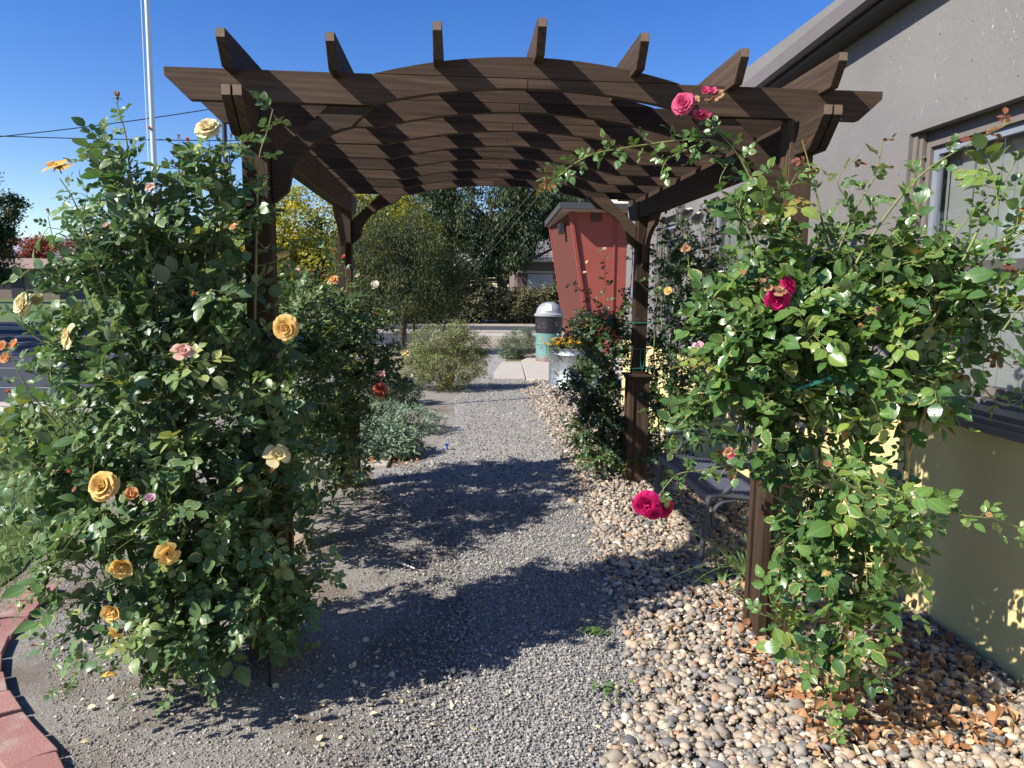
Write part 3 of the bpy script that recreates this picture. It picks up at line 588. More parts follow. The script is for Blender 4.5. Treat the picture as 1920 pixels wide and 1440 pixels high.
mb = MB(); mb.hexa([(2.5,17.66,3.515),(4.55,17.66,3.515),(5.4,21.2,3.35),(2.53,20.8,3.35),(2.5,17.66,3.533),(4.55,17.66,3.533),(5.4,21.2,3.368),(2.53,20.8,3.368)]); mb.build('soffit', M['soff2'], RB)
mb = MB(); mb.hexa([(4.2,18.3,3.69),(9,18.3,3.69),(9,24,3.69),(4.2,24,3.69),(4.3,19.3,4.15),(9,19.3,4.15),(9,24,4.15),(4.3,24,4.15)]); mb.build('upper_roof', M['cream'], RB)
# ------------------------------------------------------------------ bench
M['iron'] = simple('painted_iron', (.055,.06,.075), .42, .1, 30, spec=.5)
M['iron_seat'] = simple('worn_iron_lattice', (.085,.095,.125), .4, .15, 30, spec=.5)
BN = empty('garden_bench', (1.7, 4.45, 0), 'dark metal garden bench with scrolled arms and lattice seat by the wall', 'bench')
YA, YB = 3.96, 4.96
def curve(p, n=6):
    p = [Vector(q) for q in p]; out = []
    for i in range(len(p)-1):
        a = p[max(i-1,0)]; b = p[i]; c = p[i+1]; d = p[min(i+2, len(p)-1)]
        for j in range(n):
            t = j/n; out.append(.5*((2*b)+(c-a)*t+(2*a-5*b+4*c-d)*t*t+(3*b-a-3*c+d)*t**3))
    return out+[p[-1]]
for yy in (YA, YB):
    mb = MB(); P = lambda *q: curve([(x, yy, z) for x, z in q])
    mb.tube(P((1.405,0.0),(1.425,.12),(1.437,.28),(1.445,.40),(1.48,.435),(1.62,.425),(1.78,.40),(1.90,.39)), .017, 8)
    mb.tube(P((1.448,.405),(1.50,.43),(1.56,.47),(1.60,.53),(1.585,.585),(1.54,.602),(1.49,.60)), .014, 8)
    mb.tube(P((1.49,.605),(1.6,.612),(1.78,.602),(1.95,.60)), .019, 8)
    mb.tube(P((1.95,0.0),(1.925,.18),(1.90,.38),(1.93,.58),(1.985,.86)), .018, 8)
    mb.tube(P((1.60,.405),(1.53,.395),(1.485,.35),(1.475,.29),(1.49,.255),(1.515,.262),(1.512,.285)), .012, 8)
    mb.tube(P((1.80,.385),(1.86,.35),(1.893,.28)), .011, 8)
    mb.build('end_frame', M['iron'], BN, smooth=True)
mb = MB()
for i in range(17): x = 1.455+i*.0265; z = .432-.0016*i; mb.box(x-.006, x+.006, YA, YB, z-.003, z+.003)
for i in range(37): y = YA+.02+i*.0265; mb.hexa([(1.45,y-.006,.4255),(1.885,y-.006,.402),(1.885,y+.006,.402),(1.45,y+.006,.4255),(1.45,y-.006,.4285),(1.885,y-.006,.405),(1.885,y+.006,.405),(1.45,y+.006,.4285)])
mb.box(1.438, 1.462, YA-.01, YB+.01, .405, .438); mb.build('seat', M['iron_seat'], BN, bevel=.001)
mb = MB()
for z0, z1 in ((.47, .50), (.83, .87)):
    xa = 1.91+(z0-.4)*.17; mb.hexa([(xa,YA,z0),(xa+.022,YA,z0),(xa+.022,YB,z0),(xa,YB,z0),(xa+.006,YA,z1),(xa+.028,YA,z1),(xa+.028,YB,z1),(xa+.006,YB,z1)])
for i in range(24):
    for s in (1, -1):
        ya = YA+.02+i*.041; yb = ya+s*.16
        if YA < yb < YB: mb.tube([(1.93, ya, .49), (1.99, yb, .84)], .006, 5)
mb.build('backrest', M['iron'], BN)
# ------------------------------------------------------------------ barrel and planter
M['barrel'] = NT('painted_barrel')
t = M['barrel']; o = t.obj(); n = t.noise(o, 9, 5); sz_ = t.n('ShaderNodeSeparateXYZ'); t.set(sz_.inputs[0], o)
rust = t.math('MULTIPLY', t.ramp(sz_.outputs[2], [(.06, 1.), (.2, 0.)]), t.ramp(n, [(.35, 0.), (.5, 1.)])); c = t.mix(n, (.09,.19,.175), (.15,.27,.24)); c = t.mix(rust, c, (.2,.09,.06)); M['barrel'] = t.done(t.bsdf(c, .55, .4, bump=n, bd=.002))
M['black_bag'] = simple('black_liner', (.02,.02,.022), .35, .2, 40, bd=.01, bs=1.0); M['dome'] = simple('grey_dome_lid', (.27,.27,.28), .45, .1, 12); M['flap'] = simple('white_flap', (.75,.75,.78), .5, .03, 5)
bc = (2.04, 16.05, .03)
TB = empty('litter_barrel', bc, 'green litter barrel with black liner and grey domed lid', 'litter bin')
MB().lathe([(0,0),(.285,0),(.295,.01),(.285,.03),(.285,.36),(.297,.375),(.285,.39),(.285,.64)], bc, 40).build('drum', M['barrel'], TB, smooth=True)
mb = MB(); mb.lathe([(.286,.62),(.302,.64),(.305,.8),(.302,.95),(.31,1.0)], bc, 48); lb = mb.build('liner', M['black_bag'], TB, smooth=True)
for v in lb.data.vertices:
    a = math.atan2(v.co.y-bc[1], v.co.x-bc[0]); k = .008*noise.noise(Vector((a*5, v.co.z*9, 0))); v.co.x += math.cos(a)*k; v.co.y += math.sin(a)*k
mb = MB()
for i in range(14):
    a0 = R(random.uniform(190, 350)); z0 = random.uniform(.68, .92); pts = []
    for j in range(4): aa = a0+j*.09; pts.append((bc[0]+.309*math.cos(aa), bc[1]+.309*math.sin(aa), bc[2]+z0+random.uniform(-.03, .03)+j*random.choice((-.012, .012))))
    mb.tube(pts, .0011, 4)
mb.build('liner_crease_glints', simple('painted_crease_glint', (.5,.5,.5), .5), TB)  # thin pale threads painted as light glints along the liner's creases
prof = [(.325,.985),(.335,.995),(.335,1.03),(.30,1.055)]+[(.29*math.cos(R(q)), 1.055+.25*math.sin(R(q))) for q in range(4, 91, 8)]+[(0,1.305)]
lid = MB().lathe(prof, bc, 48).build('lid', M['dome'], TB, smooth=True)
mb = MB(); V = []; F = []; na, nz = 8, 6
for j in range(nz+1):
    for i in range(na+1):
        az = R(238+i*4.6); el = R(14+j*6.6); V.append((bc[0]+.297*math.cos(el)*math.cos(az), bc[1]+.297*math.cos(el)*math.sin(az), bc[2]+1.055+.257*math.sin(el)))
for j in range(nz):
    for i in range(na): F.append((j*(na+1)+i, j*(na+1)+i+1, (j+1)*(na+1)+i+1, (j+1)*(na+1)+i))
mb.add(V, F); mb.build('flap', M['flap'], lid)
M['galv'] = NT('galvanised_steel'); t = M['galv']; v = t.n('ShaderNodeTexVoronoi', Scale=30.0); t.set(v.inputs['Vector'], t.obj()); sx_ = t.n('ShaderNodeSeparateXYZ'); t.set(sx_.inputs[0], v.outputs['Color'])
c = t.mix(sx_.outputs[0], (.36,.38,.39), (.52,.53,.53)); M['galv'] = t.done(t.bsdf(c, t.math('ADD', t.math('MULTIPLY', sx_.outputs[1], .12), .36), .5, .92, bump=t.noise(t.obj(), 5, 3), bd=.01, bs=.2))
tc_ = (1.98, 11.95, .012)
TK = empty('galvanised_planter', tc_, 'round galvanised stock tank planter at the corner of the wall', 'planter')
mb = MB(); mb.lathe([(0,.02),(.44,.02),(.452,0),(.462,.012),(.452,.03),(.448,.07),(.456,.08),(.448,.092),(.448,.52),(.458,.545),(.448,.57),(.448,.615),(.462,.625),(.462,.645),(.448,.65),(.44,.64),(.44,.55),(0,.55)], tc_, 64); mb.build('tank', M['galv'], TK, smooth=True)
MB().lathe([(0,.57),(.438,.57),(.438,.56)], tc_, 32).build('soil', M['soil'], TK)
# marigolds
MG = empty('marigold_clump', (tc_[0]-.25, tc_[1]-.22, .6), 'clump of orange marigolds in the galvanised planter', 'flowers')
s = Soup(); n = 1500; O = np.array((tc_[0]-.25, tc_[1]-.2, .66))+rng.normal(0, 1, (n,3))*np.array((.13,.1,.06)); AZ = unit(rng.normal(0, .6, (n,3))+np.array((0,0,1))); AY = unit(np.cross(AZ, rng.normal(0,1,(n,3)))); AX = np.cross(AY, AZ)
s.inst(KITE, O, AX*.012, AY*.045, AZ*.03, rng.random(n)*.7); s.build('foliage', M['leaf_right'], MG)
M['marigold'] = simple('marigold_petals', (.90,.40,.02), .6, .25, 60)
for i in range(90):
    o3 = np.array((tc_[0]-.25, tc_[1]-.27, .755))+rng.normal(0, 1, 3)*np.array((.12,.09,.035)); mb = MB()
    for r_, z_ in ((.040,.0), (.031,.009), (.020,.018)):
        V = []; n8 = 9
        for k in range(n8*2): a = math.pi*k/n8+z_*40; q = r_*(1 if k % 2 == 0 else .72); V.append((o3[0]+q*math.cos(a), o3[1]+q*math.sin(a), o3[2]+z_+(.006 if k % 2 else 0)))
        V.append((o3[0], o3[1], o3[2]+z_+.008)); mb.add(V, [(k, (k+1) % (2*n8), 2*n8) for k in range(2*n8)])
    mb.build('flower', M['marigold'], MG)
n = 1600; th = rng.uniform(0, 6.28, n); rr = rng.uniform(0, .16, n)
o = blades('ornamental_grass', tc_[0]+.1+rr*np.cos(th), tc_[1]-.1+rr*np.sin(th), np.full(n, .58), rng.uniform(.25, .52, n), .006, treeleaf('feathery_grass', [(0,(.18,.22,.06)),(.5,(.32,.33,.11)),(1,(.5,.42,.2))]), 'feathery yellow green ornamental grass in the galvanised planter', 'grass plant', lean=.7)
o['kind'] = 'thing'
# ------------------------------------------------------------------ trees and shrubs
def crown(name, blobs, n, size, mat, parent, clump=.35, per=60, shell=.5, droop=.0, wide=.55, label=None):
    s = Soup(); vol = np.array([b[1][0]*b[1][1]*b[1][2] for b in blobs])**.7; nb = max(8, n//per)
    for b, f in zip(blobs, vol/vol.sum()):
        m = max(3, int(nb*f)); d = unit(rng.normal(0, 1, (m,3))); rad = rng.uniform(shell, 1.0, m)**.6
        wob = np.array([1+.28*noise.noise(Vector(q*2.2+np.array(b[0]))) for q in d]); C = np.array(b[0])+d*np.array(b[1])*(rad*wob)[:,None]
        k = per; cs = clump*rng.uniform(.55, 1.35, m)
        P = np.repeat(C, k, 0)+rng.normal(0, 1, (m*k,3))*np.repeat(cs, k)[:,None]*np.array((.5,.5,.33-.0*droop))
        if droop: P[:,2] -= np.abs(rng.normal(0, droop, m*k))
        P[:,2] = np.maximum(P[:,2], .03)
        ct = np.repeat(rng.uniform(0, 1, m), k); tint = np.clip(ct*.6+rng.uniform(0, .4, m*k), 0, 1)
        up = np.array((0,0,1.))*(1-droop) - np.array((0,0,1.))*0
        AZ = unit(rng.normal(0, .8, (m*k,3))+up+np.repeat(d, k, 0)*.5); AY = unit(np.cross(AZ, rng.normal(0, 1, (m*k,3)))); 
        if droop: AY = unit(AY+np.array((0,0,-1.3)))
        AX = np.cross(AY, AZ); q = size*rng.uniform(.6, 1.4, m*k)[:,None]
        s.inst(KITE, P, AX*q*wide, AY*q, AZ*q, tint)
    return s.build(name, mat, parent, smooth=False)
def tree(name, label, cat, base, h, r, blobs, n, size, mat, group=None, **k):
    e = empty(name, base, label, cat, group); mb = MB(); b = Vector(base); top = Vector(blobs[0][0])
    pts = [b+(top-b)*t+Vector((noise.noise(Vector((t*3, base[0], 0)))*.25*h*.1, noise.noise(Vector((t*3, base[0], 9)))*.25*h*.1, 0)) for t in (0, .15, .35, .55, .75, 1)]
    mb.tube(pts, [r*1.25, r, r*.9, r*.75, r*.5, r*.2], 9)
    for bl in blobs:
        c = Vector(bl[0])
        for j in range(4):
            d = Vector(unit(rng.normal(0, 1, 3))); d.z = abs(d.z)*.6; tgt = c+Vector((d.x*bl[1][0], d.y*bl[1][1], d.z*bl[1][2]))*.85; st = pts[random.choice((2,3,4))]
            mid = st.lerp(tgt, .5)+Vector((0,0,-.05*h*random.random())); mb.tube([st, mid, tgt], [r*.42, r*.25, r*.07], 6)
    mb.build('trunk', M['bark'], e, smooth=True); crown('crown', blobs, n, size, mat, e, **k); return e
tree('autumn_tree', 'yellow and lime autumn tree seen through the left side of the pergola', 'tree', (-6.2,33,0), 6, .16,
     [((-5.9,33,4.4),(2.6,2,1.9)),((-7.8,33,3.8),(2.2,1.8,1.8)),((-4.0,33.3,3.6),(1.9,1.6,1.7)),((-6,32.3,2.6),(2.6,1.5,1.3)),((-9.8,33,3.2),(2,1.5,1.6)),((-3.2,33.5,5.2),(1.5,1.5,1.2)),((-2.2,33.5,4.2),(1.2,1.3,1.4))], 26000, .16, M['tl_yellow'], clump=.55, per=70)
tree('weeping_tree', 'young weeping tree with pale hanging leaves beside two dark stakes', 'tree', (-1.32,17.6,0), 4, .075,
     [((-1.35,17.8,2.9),(.5,.5,.5)),((-2.0,17.7,2.5),(.55,.6,.7)),((-.75,17.8,2.6),(.5,.6,.7)),((-1.35,17.6,1.6),(.8,.7,.8)),((-2.4,17.9,1.7),(.4,.4,.7)),((-.5,17.8,1.5),(.45,.4,.7)),((-.1,18.4,2.3),(.5,.5,.6)),((-2.75,18.2,2.5),(.35,.4,.6)),((-1.0,18.1,3.35),(.3,.3,.3)),((-.15,18.4,1.3),(.35,.3,.5)),((-1.8,17.9,3.2),(.3,.3,.35))], 38000, .062, M['tl_weep'], clump=.24, per=50, droop=.2, wide=.35, shell=.3)
tree('locust_tree', 'tall dark green locust tree filling the middle behind the street', 'tree', (2.6,38,0), 9, .28,
     [((1.5,38,6.5),(3.2,2.5,2.6)),((-1.6,37.6,5.2),(2.3,2,2.6)),((4.3,38,6.6),(2.6,2.2,2.4)),((.2,37,3.9),(2.2,1.7,1.9)),((-3.0,38,3.7),(1.9,1.6,2.1)),((2.5,37,3.9),(1.3,1.2,1.6)),((3.4,37.4,4.8),(1.5,1.4,1.2)),((6.4,39,5.6),(2.0,2,1.8))], 52000, .17, M['tl_dark'], clump=.5, per=80, droop=.15)
tree('locust_tree', 'smaller dark locust tree between the autumn tree and the tall locust', 'tree', (-3.0,40,0), 7, .2,
     [((-3.2,40,5.2),(2.4,2,2.2)),((-1.2,40.5,6.2),(2.4,2,2.2)),((-4.4,40,3.0),(2.0,1.8,2.2)),((-2,40,2.5),(2,1.8,2.2))], 20000, .17, M['tl_dark'], clump=.5, per=80, droop=.1)
tree('tree_belt', 'dark belt of trees behind the house and the locusts', 'trees', (-12,50,0), 4, .2, [((-16+2.6*i,50,2.6+.6*(i%2)),(2.4,1.2,3.0)) for i in range(16)], 34000, .3, M['tl_dark'], clump=.7, per=80)
tree('street_tree', 'green tree behind the red entrance roof', 'tree', (8.5,44,0), 8, .2, [((7.6,44,6.4),(3,2.5,1.9)),((10.5,44,7.0),(3,2.5,2.3))], 14000, .2, M['tl_weep'], clump=.6, per=80)
for i, (x, yy, rx_, rz, lab) in enumerate(((-3.9,34.2,1.5,1.2,'olive shrub at the left end of the row behind the street'),(-1.7,34.4,1.5,1.35,'tan olive shrub below the tall dark locust tree'),(.6,34.2,1.6,1.3,'bushy olive shrub in the middle of the row behind the street'),(2.7,34.5,1.5,1.15,'brown olive shrub in front of the grey roofed house'),(4.7,34.3,1.5,1.3,'olive shrub partly behind the litter barrel and red wall'))):
    e = empty('shrub', (x, yy, 0), lab, 'shrub', 'overgrown shrubs behind the street'); mb = MB()
    for j in range(9): a = random.uniform(0, 6.28); mb.tube([(x,yy,0),(x+math.cos(a)*.4,yy+math.sin(a)*.3,.6),(x+math.cos(a)*rx_*.8,yy+math.sin(a)*.7,rz*1.3)], [.03,.02,.008], 5)
    mb.build('stems', M['bark'], e); crown('foliage', [((x,yy,rz*.62),(rx_,1.0,rz*.75)),((x+.5,yy-.2,rz*1.0),(rx_*.6,.7,rz*.5)),((x-.7,yy-.1,rz*.9),(rx_*.5,.7,rz*.5))], 9000, .12, M['tl_hedge'], e, clump=.3, per=50)
tree('conifer', 'tall dark tree at the left edge of the park', 'tree', (-38.6,60,0), 13, .4, [((-38.4,60,8.6),(2.6,2.4,3.6)),((-38.6,60,5.0),(3.6,3,3.2)),((-34.9,60,7.1),(1.5,1.3,1.4)),((-36.1,60,5.2),(1.8,1.5,1.3)),((-40,60,10),(2,2,2.8)),((-37,60,2.9),(2.6,2,1.4))], 30000, .26, M['tl_dark'], clump=.7, per=80)
tree('maple_tree', 'red autumn tree beyond the park lawn', 'tree', (-46.6,84,0), 6, .25, [((-47,84,4.6),(3.2,3,2.2)),((-43.5,84,4.4),(3,2.6,2.2)),((-40,85,4.6),(3,2.6,2.4))], 14000, .3, M['tl_red'], clump=.7, per=80)
tree('park_tree', 'dull green tree behind the roses across the park', 'tree', (-30,70,0), 7, .3, [((-31,70,3.4),(4.5,3,3.0)),((-24,71,3.2),(4,3,2.7)),((-18,70,3.4),(4,3,2.9))], 16000, .3, M['tl_hedge'], clump=.8, per=80)
tree('shade_tree', 'broad shade tree left of the parking area outside the frame', 'tree', (-22.5,17,0), 8, .3, [((-22.5,18,7.5),(3.8,5,2.8)),((-23.5,24,7.5),(3.4,4,2.8)),((-21.5,12.5,6.6),(3.0,3.5,2.4))], 16000, .32, M['tl_dark'], clump=1.0, per=60)
# low plants along the path
def lowshrub(name, label, cat, blobs, n, size, mat, stems=16, **k):
    c = blobs[0][0]; e = empty(name, (c[0], c[1], 0), label, cat); mb = MB()
    for j in range(stems):
        b = random.choice(blobs); a = random.uniform(0, 6.28); q = random.uniform(.3, .95)
        mb.tube([(c[0]+random.uniform(-.1,.1), c[1], 0), (c[0]+math.cos(a)*.1+(b[0][0]-c[0])*.5, c[1]+math.sin(a)*.1+(b[0][1]-c[1])*.5, b[0][2]*.6), (b[0][0]+math.cos(a)*b[1][0]*q, b[0][1]+math.sin(a)*b[1][1]*q, b[0][2]+b[1][2]*random.uniform(.3,1.1))], [.008,.006,.003], 4)
    mb.build('stems', M['cane_tan'], e); crown('foliage', blobs, n, size, mat, e, **k); return e
lowshrub('shrub', 'large pale yellow green shrub left of the path', 'shrub', [((-.15,11.5,.42),(.62,.5,.42)),((-.35,11.5,.75),(.38,.35,.30)),((.2,11.6,.68),(.34,.3,.28)),((-.6,11.6,.35),(.3,.3,.3)),((.05,11.5,.95),(.2,.2,.18))], 26000, .03, M['tl_bush'], 40, clump=.09, per=26, wide=.4)
lowshrub('shrub', 'low grey green shrub beside the litter barrel', 'shrub', [((1.45,16.9,.32),(.42,.35,.34)),((1.2,16.8,.25),(.3,.3,.25)),((1.6,16.6,.5),(.22,.2,.25))], 9000, .035, M['tl_sage'], 14, clump=.08, per=24, wide=.35)
lowshrub('ground_cover', 'silvery green mound spilling onto the near edge of the path', 'plant', [((-.95,7.0,.12),(.55,.42,.22)),((-.62,6.95,.1),(.30,.3,.18)),((-1.3,7.2,.12),(.4,.4,.2))], 22000, .046, M['tl_silver'], 10, clump=.05, per=16, wide=.26)
lowshrub('ground_cover', 'second silver mound with dry stalks just beyond the first', 'plant', [((-.55,8.1,.12),(.42,.38,.20)),((-.85,8.2,.14),(.35,.3,.2)),((-1.3,8.3,.12),(.4,.35,.2))], 10000, .040, M['tl_silver'], 40, clump=.05, per=16, wide=.26)
lowshrub('shrub', 'small dark green perennial behind the silver mounds', 'plant', [((-1.2,9.9,.22),(.5,.4,.25)),((-.75,10.1,.18),(.3,.3,.2))], 8000, .035, M['tl_sage'], 14, clump=.07, per=20, wide=.4)
s = 0
# strap leaves at the foot of the near right post
def straps(name, label, x, y, n, h, sp):
    e = empty(name, (x, y, 0), label, 'plant'); mb = MB()
    for i in range(n):
        a = random.uniform(0, 6.28); l = h*random.uniform(.7, 1.3); pts = []; 
        for j in range(6):
            t = j/5; r = sp*t**1.5*l*1.6; pts.append((x+.03*math.cos(a)+r*math.cos(a), y+.03*math.sin(a)+r*math.sin(a), l*(t-.45*t*t*(1 if i % 2 else 1.5))))
        for j in range(5):
            w0, w1 = .009*(1-j/5.2), .009*(1-(j+1)/5.2); px, py = -math.sin(a), math.cos(a); A, B = pts[j], pts[j+1]
            mb.add([(A[0]+px*w0,A[1]+py*w0,A[2]),(A[0]-px*w0,A[1]-py*w0,A[2]),(B[0]-px*w1,B[1]-py*w1,B[2]),(B[0]+px*w1,B[1]+py*w1,B[2])], [(0,1,2,3)])
    mb.build('leaves', M['strap'], e)
M['strap'] = simple('strap_leaf', (.10,.17,.05), .5, .3, 30)
straps('daylily', 'clump of green strap leaves behind the near right post', 1.62, 3.75, 34, .42, .8)
straps('daylily', 'smaller clump of arching strap leaves left of the near right post', 1.42, 3.62, 14, .26, 1.3)
# ------------------------------------------------------------------ roses
def spline(P, step):
    P = [np.array(p, float) for p in P]; out = []
    for i in range(len(P)-1):
        a, b, c, d = P[max(i-1,0)], P[i], P[i+1], P[min(i+2,len(P)-1)]; n = max(2, int(np.linalg.norm(c-b)/step))
        for j in range(n):
            t = j/n; out.append(.5*((2*b)+(c-a)*t+(2*a-5*b+4*c-d)*t*t+(3*b-a-3*c+d)*t**3))
    return np.array(out+[P[-1]])
def compound(s, stem, P, Rd, N, size, tint, pairs=2):
    """rose leaves: a stalk with paired leaflets and one at the tip"""
    n = len(P); Rd = unit(Rd); N = unit(N-Rd*np.sum(N*Rd, 1)[:,None]); S = np.cross(Rd, N); sz = size[:,None]
    L = (pairs*.62+.55)
    stem.tubes(P, P+Rd*sz*L, size*.035, size*.02, .5)
    items = [(L, 0, 1.08)]+[(.62+.62*i, sg, .95-.12*(pairs-1-i)) for i in range(pairs) for sg in (-1, 1)]
    for d, sg, k in items:
        O = P+Rd*sz*d; a = R(62)+rng.normal(0, .14, n)
        if sg == 0: Y = Rd+S*rng.normal(0, .15, n)[:,None]
        else: Y = Rd*np.cos(a)[:,None]+S*(sg*np.sin(a))[:,None]
        O = O+(Y*sz*.08 if sg else 0)
        Z = unit(N+rng.normal(0, .27, (n,3))+S*(sg*-.22)); Y = unit(Y-Z*np.sum(Y*Z, 1)[:,None]); X = np.cross(Y, Z)
        q = sz*k*rng.uniform(.82, 1.15, n)[:,None]; wd = rng.uniform(.66, .86, n)[:,None]; c = rng.integers(0, 3, n); tt = np.clip(tint+rng.normal(0, .07, n)+(rng.random(n) < .012)*.6, 0, 1)
        for ci, T in enumerate((LEAF, LEAF2, LEAF3)):
            m = c == ci; s.inst(T, O[m], (X*q*wd)[m], (Y*q)[m], (Z*q)[m], tt[m])
def sprays(s, stem, blobs, n, size, ln=.26, nodes=6, pairs=2, tb=(.0, .93), outw=.75, sun=.8, bright=None):
    vol = np.array([(b[1][0]*b[1][1]*b[1][2])**.66*(b[2] if len(b) > 2 else 1) for b in blobs]); pick = rng.choice(len(blobs), n, p=vol/vol.sum())
    C = np.array([blobs[i][0] for i in pick]); RR = np.array([blobs[i][1] for i in pick])
    d = unit(rng.normal(0, 1, (n,3))); rad = rng.uniform(.25, .92, n)**.75; st = C+d*RR*rad[:,None]; st[:,2] = np.maximum(st[:,2], .05)
    D = unit(d*np.array((1,1,.7))*.8+np.array((0,0,.55))+rng.normal(0, .35, (n,3))); l = ln*rng.uniform(.55, 1.25, n)
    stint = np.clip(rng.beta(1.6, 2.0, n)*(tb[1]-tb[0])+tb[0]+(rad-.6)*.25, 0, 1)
    prev = st; bend = rng.normal(0, .25, (n,3))
    for j in range(1, nodes+1):
        t = j/nodes; Q = st+D*(l*t)[:,None]+bend*(l*t*t)[:,None]*.5-np.array((0,0,1))*(l*t*t*.25)[:,None]
        stem.tubes(prev, Q, .0028*(1.2-t*.6), .0028*(1.1-t*.6), .3); tan = unit(Q-prev); prev = Q
        side = unit(np.cross(tan, unit(rng.normal(0, 1, (n,3))))); Rd = side*.85+tan*.5+np.array((0,0,-.05))
        N = np.array((0,-.12,.75))-SUN*sun+d*outw*.55+rng.normal(0, .33, (n,3))
        ok = Q[:,2] > .045
        compound(s, stem, Q[ok], Rd[ok], N[ok], (size*rng.uniform(.5, 1.25, n)*(1.05-.35*t))[ok], np.clip(stint+(t-.5)*.18, 0, 1)[ok], pairs)
def shoot(s, stem, pts, r0, size, gap=.045, pairs=2, tint=(.3, .7), start=0.0, N0=(0,-.35,.6), young=None, y_from=.82, endr=.35):
    P = spline(pts, .02); seg = np.linalg.norm(np.diff(P, axis=0), axis=1); cum = np.r_[0, np.cumsum(seg)]; T = cum/cum[-1]
    rr = r0*(1-(1-endr)*T); stem.tubes(P[:-1], P[1:], rr[:-1], rr[1:], .5, 6)
    q = np.arange(cum[-1]*start+gap*.5, cum[-1], gap)
    if len(q) == 0: return
    O = np.c_[[np.interp(q, cum, P[:,i]) for i in range(3)]].T; tan = unit(np.gradient(O, axis=0)) if len(q) > 1 else np.array([[0,0,1.]]); tq = q/cum[-1]
    ph = np.arange(len(q))*2.4; u = unit(np.cross(tan, np.array((.2,-.9,.3)))); w = np.cross(tan, u)
    side = u*np.cos(ph)[:,None]+w*np.sin(ph)[:,None]; Rd = side*.85+tan*.5+np.array((0,0,-.12)); N = np.array(N0)-SUN*.45+rng.normal(0, .35, (len(q),3))
    sz = size*rng.uniform(.75, 1.15, len(q))*(1.05-.4*tq); ti = rng.uniform(tint[0], tint[1], len(q))
    m = tq <= y_from if young is not None else np.ones(len(q), bool)
    compound(s, stem, O[m], Rd[m], N[m], sz[m], ti[m], pairs)
    if young is not None and (~m).any(): compound(young, stem, O[~m], Rd[~m], N[~m], sz[~m]*.95, rng.random((~m).sum()), pairs)
# blooms
def petal_mesh(name, mat, kind):
    s = Soup(); nu, nv = 5, 5; uu, vv = np.meshgrid(np.linspace(-1, 1, nu), np.linspace(0, 1, nv)); u, v = uu.ravel(), vv.ravel()
    F = np.array([(j*nu+i, j*nu+i+1, (j+1)*nu+i+1, (j+1)*nu+i) for j in range(nv-1) for i in range(nu-1)])
    r = np.random.default_rng(abs(hash(name)) % 1000 if False else sum(map(ord, name)))
    rings = {'open': [(3, .3, 12), (5, .5, 22), (6, .72, 40), (7, .9, 60), (7, 1.05, 82)], 'cup': [(3, .35, 6), (5, .55, 12), (5, .75, 24), (5, .95, 42)],
             'bud': [(3, .62, -2), (3, .74, 3), (3, .8, 8)], 'loose': [(3, .45, 25), (4, .8, 60), (4, 1.05, 88)], 'double': [(5, .3, 8), (7, .45, 16), (9, .62, 30), (10, .8, 48), (11, .95, 68), (11, 1.05, 92)]}[kind]
    for ri, (np_, ln, op) in enumerate(rings):
        for k in range(np_):
            a = 2*math.pi*(k+.37*ri)/np_+r.normal(0, .12); o = R(op+r.normal(0, 5)); l = ln*r.uniform(.88, 1.1)
            wdt = l*(.62 if kind != 'bud' else .55)*(np.sin(np.clip(v*1.0, 0, 1)*math.pi*.62+.28))*r.uniform(.9, 1.1)
            up = l*v*(1-.12*v*abs(math.sin(o))); cup = .28*l*np.sin(v*math.pi*.8)
            # bowl: radial distance and height along the petal, tips roll outwards
            ang = o+(-.55+v*.95)*.55; rad = .05+np.cumsum(np.zeros_like(v)); rad = l*(np.sin(o)*v+.22*np.sin(v*math.pi)*(1 if kind != 'bud' else .8)+(.14*v**4 if ri > 1 else -.12*v**2)); z = l*(np.cos(o)*v*.95+.05-.16*v**5*(ri > 1))
            half = wdt*u; curl = (u**2)*l*.22*(1-.5*math.sin(o)); rad2 = rad-curl*.6; ruff = .035*l*np.sin(u*5+v*3+k)*v
            x = rad2*math.cos(a)-half*math.sin(a); y = rad2*math.sin(a)+half*math.cos(a); zz = z+ruff+curl*.35
            s.V.append(np.c_[x, y, zz]); s.F4.append(F+s.n); s.T.append(np.clip(1-v+.15*(4-ri)*.3, 0, 1)); s.U.append(np.zeros((nu*nv, 2))); s.n += nu*nv
    o = s.build(name, mat); me = o.data; bpy.data.objects.remove(o); return me
def sepal_mesh():
    mb = MB(); mb.lathe([(0,-.5),(.05,-.5),(.05,-.12),(.16,-.08),(.2,.05),(.15,.14),(0,.12)], sides=10)
    for k in range(5):
        a = 2*math.pi*k/5; c, s_ = math.cos(a), math.sin(a); V = []
        for t, w_, z in ((0,.09,.05),(.3,.11,.02),(.6,.05,-.1),(.85,.005,-.26)):
            r_ = .16+t*.6; V += [(r_*c-w_*s_, r_*s_+w_*c, z), (r_*c+w_*s_, r_*s_-w_*c, z)]
        mb.add(V, [(0,1,3,2),(2,3,5,4),(4,5,7,6)])
    o = mb.build('sepals', M['sepal'], smooth=True); me = o.data; bpy.data.objects.remove(o); return me
SEP = sepal_mesh(); BLC = {}
